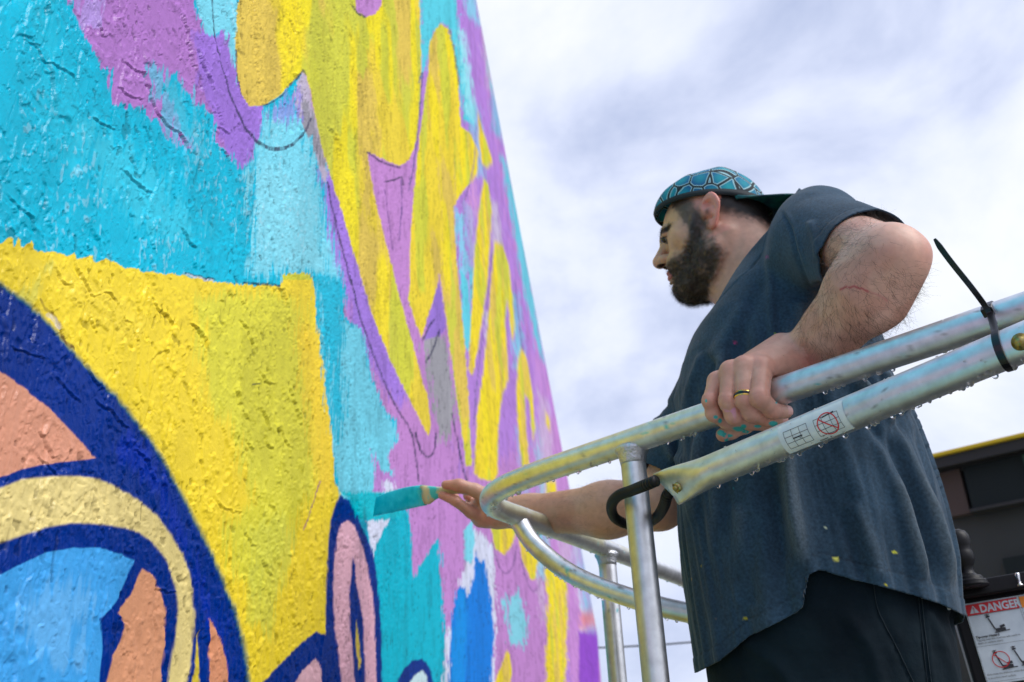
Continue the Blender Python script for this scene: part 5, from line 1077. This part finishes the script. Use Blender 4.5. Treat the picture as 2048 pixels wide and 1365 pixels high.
def shirt_sdf(p):
    d = trunk(p)
    d = smin(d, s_cone(p, P(1572, 512, 1.73), P(1640, 462, 1.565), .062, .066), .05)
    d = smin(d, s_cone(p, S_, SLC+sax*.05, .0685, .0670), .035)
    d = smin(d, s_cone(p, P(1560, 560, 1.79), P(1475, 715, 1.86), .065, .082), .05)
    d = smin(d, s_cone(p, P(1475, 715, 1.86), P(1326, 985, 1.80), .080, .062), .04)
    d = d+.0035*(vn3(p*7.5, 31)-.5)*2
    return d
cc = np.array([HD[0], HD[1], CAM[2]])
Vs, Fs = sdf_mesh(shirt_sdf, cc+[-.42, -.46, .02], cc+[.42, .42, 1.0], .0031)
Vs = relax(Vs, Fs, 3, .5); Ns = vnormals(Vs, Fs)
x, y, z = to_px(Vs); face = -(Ns @ nrm(ray(1600, 800)))
disp = np.zeros(len(Vs)); vis = sst(-.35, .0, face)
def fold(pts, amp, w, sym=0):
    global disp
    p_ = spline(pts, 5); s = np.nonzero((x > p_[:, 0].min()-w*3) & (x < p_[:, 0].max()+w*3) & (y > p_[:, 1].min()-w*3) & (y < p_[:, 1].max()+w*3) & (face > -.4))[0]
    d, t = seg_dist(x[s], y[s], p_); disp[s] += amp*np.exp(-(d/w)**2)*sst(0, .18, t)*sst(1, .8, t)*vis[s]
for f_ in [([(1462, 690), (1432, 760), (1408, 850), (1392, 960), (1385, 1060)], .0085, 13), ([(1405, 700), (1378, 780), (1368, 880)], .006, 9), ([(1436, 720), (1412, 790), (1392, 880)], -.006, 9),
           ([(1486, 730), (1460, 800), (1440, 900), (1432, 1010), (1424, 1150)], .006, 14), ([(1541, 490), (1541, 560), (1543, 640), (1552, 720)], .0035, 8), ([(1585, 640), (1578, 760), (1576, 900), (1584, 1010), (1600, 1150)], .016, 20),
           ([(1556, 780), (1552, 900), (1560, 1020), (1578, 1150)], -.014, 20), ([(1640, 800), (1640, 900), (1650, 1000), (1668, 1100)], -.004, 28), ([(1790, 850), (1835, 960), (1872, 1060), (1902, 1180)], .009, 11),
           ([(1765, 850), (1812, 960), (1850, 1060), (1880, 1190)], -.008, 10), ([(1750, 870), (1795, 980), (1825, 1080), (1850, 1170)], .008, 12), ([(1822, 850), (1862, 960), (1890, 1060), (1912, 1160)], -.007, 9),
           ([(1700, 745), (1745, 800), (1790, 850)], .009, 10), ([(1722, 735), (1765, 790), (1806, 840)], -.009, 8), ([(1745, 720), (1785, 775), (1815, 830)], .009, 8), ([(1770, 700), (1800, 760), (1822, 815)], -.007, 7),
           ([(1690, 770), (1730, 830), (1770, 900), (1790, 980)], -.007, 10), ([(1632, 560), (1650, 640), (1680, 720)], -.012, 14), ([(1600, 600), (1610, 680), (1640, 760)], .008, 16),
           ([(1560, 420), (1582, 455), (1592, 500), (1605, 545), (1630, 600)], -.003, 3.5), ([(1567, 418), (1590, 455), (1600, 500), (1613, 545)], .0015, 4), ([(1620, 440), (1632, 480), (1640, 520)], .004, 8),
           ([(1500, 600), (1450, 680), (1420, 720)], .006, 16), ([(1530, 560), (1490, 640), (1480, 720)], -.005, 16), ([(1700, 1000), (1740, 1090), (1760, 1170)], .005, 16), ([(1680, 1010), (1712, 1100), (1730, 1160)], -.004, 14),
           ([(1668, 640), (1640, 700), (1600, 735)], .006, 6), ([(1676, 660), (1652, 715), (1612, 760)], -.006, 6), ([(1640, 600), (1622, 650), (1590, 690)], -.005, 6), ([(1480, 1000), (1476, 1120), (1482, 1230)], .005, 16), ([(1510, 1020), (1505, 1140), (1512, 1220)], -.005, 16), ([(1310, 830), (1330, 880), (1350, 930)], .006, 9), ([(1335, 800), (1348, 860), (1362, 920)], -.006, 9)]: fold(*f_)
hz_ = (Vs-cc) @ nrm(bF*.3+np.array([0, 0, 1])); fo = fbm2(np.arctan2((Vs-cc) @ bL, (Vs-cc) @ bF+.06)*6.5+hz_*1.5, hz_*2.2, 3, 19)
disp *= 1.25; disp += .020*(fo-.5)*sst(.75, .45, (Vs-cc)[:, 2])+.008*(fbm2(Vs[:, 0]*14+Vs[:, 2]*5, Vs[:, 2]*7+Vs[:, 1]*4, 3, 29)-.5)
Vs = Vs+Ns*disp[:, None]; x, y, z = to_px(Vs)
# open edges: hem, neck, sleeves
hx = [1300, 1370, 1395, 1440, 1500, 1560, 1595, 1608, 1613, 1618, 1640, 1700, 1800, 1880, 1925, 1980]; hy = [1365, 1352, 1345, 1322, 1272, 1244, 1224, 1212, 1180, 1150, 1140, 1158, 1183, 1208, 1230, 1250]
rel = Vs-cc; latv = rel @ bL; nearside = sst(-.05, .05, latv)
g_hem = (np.interp(x, hx, hy)+(1-sst(-.12, -.04, latv))*40-y)/FPX*z
a_, b2_ = np.array([1438, 600.]), np.array([1541, 457.]); nl = np.array([-(b2_-a_)[1], (b2_-a_)[0]]); nl /= np.linalg.norm(nl)   # collar line, keeps the lower right
def gneck(x, y, z): 
    bow = 7*np.sin(np.clip(((x-a_[0])*(b2_-a_)[0]+(y-a_[1])*(b2_-a_)[1])/((b2_-a_)@(b2_-a_)), 0, 1)*math.pi)
    return (((x-a_[0])*nl[0]+(y-a_[1])*nl[1])+bow)/FPX*z
g_neck = gneck(x, y, z); g_neck = np.where((rel[:, 2] > .70) & (np.hypot(rel @ bF+.06, latv) < .15), g_neck, .05)
if g_neck[(x > 1600) & (y > 600)].size and np.median(gneck(1650., 700., 1.5)) < 0: g_neck = -g_neck
slv = (Vs-SLC) @ sax; g_slv = np.where(np.linalg.norm((Vs-SLC)-slv[:, None]*sax, axis=1) < .095, -(slv+.008), .05)
fx = nrm(P(1338, 950, 1.805)-P(1475, 715, 1.86)); fc = P(1336, 962, 1.803); fs = (Vs-fc) @ fx; g_fs = np.where((np.linalg.norm((Vs-fc)-fs[:, None]*fx, axis=1) < .10) & (x < 1385), -fs, .05)
G = np.stack([g_hem, g_neck, g_slv, g_fs], 1); g = G.min(1); wh = G.argmin(1)
keepf = (g[Fs] > 0).sum(1) >= 2
# slide border vertices onto the edge so that it is clean
grad_step = .0015
bad = np.unique(Fs[keepf]); bad = bad[g[bad] < 0]
dirs = np.zeros((len(bad), 3)); mw_ = wh[bad]
dirs[mw_ == 2] = -sax; dirs[mw_ == 3] = -fx; dirs[mw_ == 0] = [0, 0, 1.]; dirs[mw_ == 1] = RW @ np.array([nl[0], -nl[1], 0])*(1 if gneck(1650., 700., 1.5) > 0 else -1)
Vs[bad] += dirs*(-g[bad])[:, None]*1.0
x, y, z = to_px(Vs)
n1 = vn3(Vs*28, 3); n2 = vn3(Vs*6, 8); n3_ = vn3(Vs*300, 5)
T = np.tile(np.array([.021, .048, .080]), (len(Vs), 1)); T *= (.8+.4*n1)[:, None]
T = mixc(T, np.array([.028, .060, .098]), .5*sst(.5, .7, n2)); 
# cloth colour paler on the raised folds
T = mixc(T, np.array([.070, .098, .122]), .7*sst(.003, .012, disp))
hemd = np.abs(g_hem-.024); sew = np.minimum.reduce([hemd, np.abs(g_slv-.022)+.0*g, np.abs(g_neck-.018)]); T *= (1-.35*sst(.0022, .0008, sew))[:, None]
for (a, b, r, c) in ((1788, 1105, 8, (190, 190, 60)), (1672, 1119, 9, (190, 190, 90)), (1490, 1236, 6, (200, 190, 40)), (1431, 1240, 3, (200, 150, 40)), (1552, 670, 5, (150, 170, 60)), (1470, 686, 6, (190, 60, 120)), (1533, 514, 5, (140, 60, 120)), (1770, 1170, 5, (200, 190, 40)), (1476, 1100, 3, (190, 210, 220)), (1523, 1073, 3, (200, 210, 220)), (1652, 1057, 4, (190, 200, 170)), (1467, 975, 4, (40, 150, 170)), (1403, 1133, 3, (150, 140, 50)), (1383, 1160, 4, (150, 130, 60)), (1640, 912, 3, (190, 210, 220))):
    T = mixc(T, lin(*c), .9*sst(1.2, .7, np.hypot((x-a)/(r*.72), (y-b)/(r*.45))+1.0*(n3_-.5))*(face > 0))
Vs2, Fs2, T2, Ns2, d_hem, d_slv, d_nk, d_fs = compact(Vs, Fs[keepf], T, Ns, g_hem, g_slv, g_neck, g_fs)
# hem and sleeve bands: doubled cloth stands a little proud
for dd, wdt in ((d_hem, .024), (d_slv, .022), (d_nk, .018), (d_fs, .022)): Vs2 = Vs2+Ns2*(.0011*sst(wdt+.0012, wdt-.0012, np.abs(dd))-.0010*np.exp(-((np.abs(dd)-wdt)/.0015)**2))[:, None]
shirt = link('t_shirt', np_mesh('t_shirt', Vs2, Fs2, {'tint': T2}), M_shirt, person); md = shirt.modifiers.new('thickness', 'SOLIDIFY'); md.thickness = .0022; md.offset = -1
# ------------------------------------------------------------------ trousers and boots
flo = CAM[2]-.75
def trousers_sdf(p):
    zz = p[..., 2]-CAM[2]; d = np.maximum(trunk(p, -.016), np.abs(zz-.20)-.18)
    c = np.array([HD[0], HD[1], 0])
    for s_ in (1, -1):
        hip = c+bF*-.06+bL*.095*s_+[0, 0, CAM[2]+.02]; knee = c+bF*.0+bL*.11*s_+[0, 0, CAM[2]-.35]; ank = c+bF*-.04+bL*.12*s_+[0, 0, flo+.08]
        d = smin(d, chain(p, [hip, knee, ank], [.105, .075, .062], .03), .05)
    return d+.004*(vn3(p*9, 41)-.5)*2
Vt, Ft = sdf_mesh(trousers_sdf, cc+[-.4, -.4, -.74], cc+[.42, .4, .42], .0065); Vt = relax(Vt, Ft, 2, .5); Nt = vnormals(Vt, Ft); x, y, z = to_px(Vt); fc_ = -(Nt @ nrm(ray(1700, 1250)))
dt = np.zeros(len(Vt))
for pts, a, w in (([(1745, 1160), (1755, 1220), (1790, 1290), (1830, 1380)], -.004, 5), ([(1838, 1180), (1845, 1260), (1858, 1380)], -.004, 5), ([(1845, 1180), (1852, 1260), (1866, 1380)], .003, 5), ([(1700, 1240), (1740, 1300), (1770, 1400)], .006, 14), ([(1500, 1290), (1560, 1340), (1600, 1400)], .006, 14), ([(1905, 1230), (1925, 1290), (1935, 1340)], -.007, 7), ([(1860, 1230), (1890, 1300), (1910, 1370)], .005, 10)):
    d, t_ = seg_dist(x, y, spline(pts, 4)); dt += a*np.exp(-(d/w)**2)*(fc_ > 0)
Vt = Vt+Nt*dt[:, None]
tro = link('trousers', np_mesh('trousers', Vt, Ft), M_trouser, person)
M_stitch = mat('seam_thread', (.010, .02, .028), .9)
from mathutils.bvhtree import BVHTree
bvh = BVHTree.FromPolygons([tuple(v) for v in Vt.tolist()], Ft.tolist())
def drape(pts, n_=40):
    out_ = []
    for a, b in resample(np.c_[spline(pts, 6), np.zeros(len(spline(pts, 6)))], 6)[:, :2]:
        r = ray(a, b); h = bvh.ray_cast(Vector(CAM), Vector(nrm(r)))
        if h[0] is not None: out_.append(np.array(h[0])+np.array(h[1])*.0006)
    return out_
for pts in ([(1747, 1165), (1757, 1222), (1792, 1292), (1832, 1375)], [(1836, 1190), (1843, 1262), (1856, 1375)], [(1843, 1190), (1850, 1262), (1864, 1375)]):
    dp = drape(pts)
    if len(dp) > 4: tube('seam', dp, .0006, M_stitch, tro, seg=6)
# pale paint flake on the hip
fl = drape([(1895, 1212), (1903, 1222)]); 
if fl:
    V, F = sdf_mesh(lambda p: s_ell(p, fl[0], (.005, .0035, .006))+.0015*(vn3(p*500, 3)-.5), fl[0]-.01, fl[0]+.01, .0007); link('paint_flake', np_mesh('paint_flake', V, F), mat('dried_white_paint', (.6, .65, .68), .6), tro)
for s_ in (1, -1):
    c = np.array([HD[0], HD[1], 0])+bF*-.03+bL*.12*s_+[0, 0, flo]
    def boot(p): return np.maximum(smin(s_ell(p, c+bF*.07+[0, 0, .03], (.09, .09, .055)) if False else s_cone(p, c+bF*-.04+[0, 0, .045], c+bF*.15+[0, 0, .035], .045, .042), s_cone(p, c+bF*-.03+[0, 0, .05], c+bF*-.02+[0, 0, .14], .045, .05), .03), -(p[..., 2]-flo-.001))
    V, F = sdf_mesh(boot, c+[-.26, -.26, -.01], c+[.26, .26, .22], .006); link('boot', np_mesh('boot', V, F), M_boot, person)
dk = box('deck', np.array([HD[0]+.15, HD[1], flo-.03]), (.75, .5, .028), (np.array([1., 0, 0]), np.array([0, 1., 0]), ez), M_metal, plat, .003)
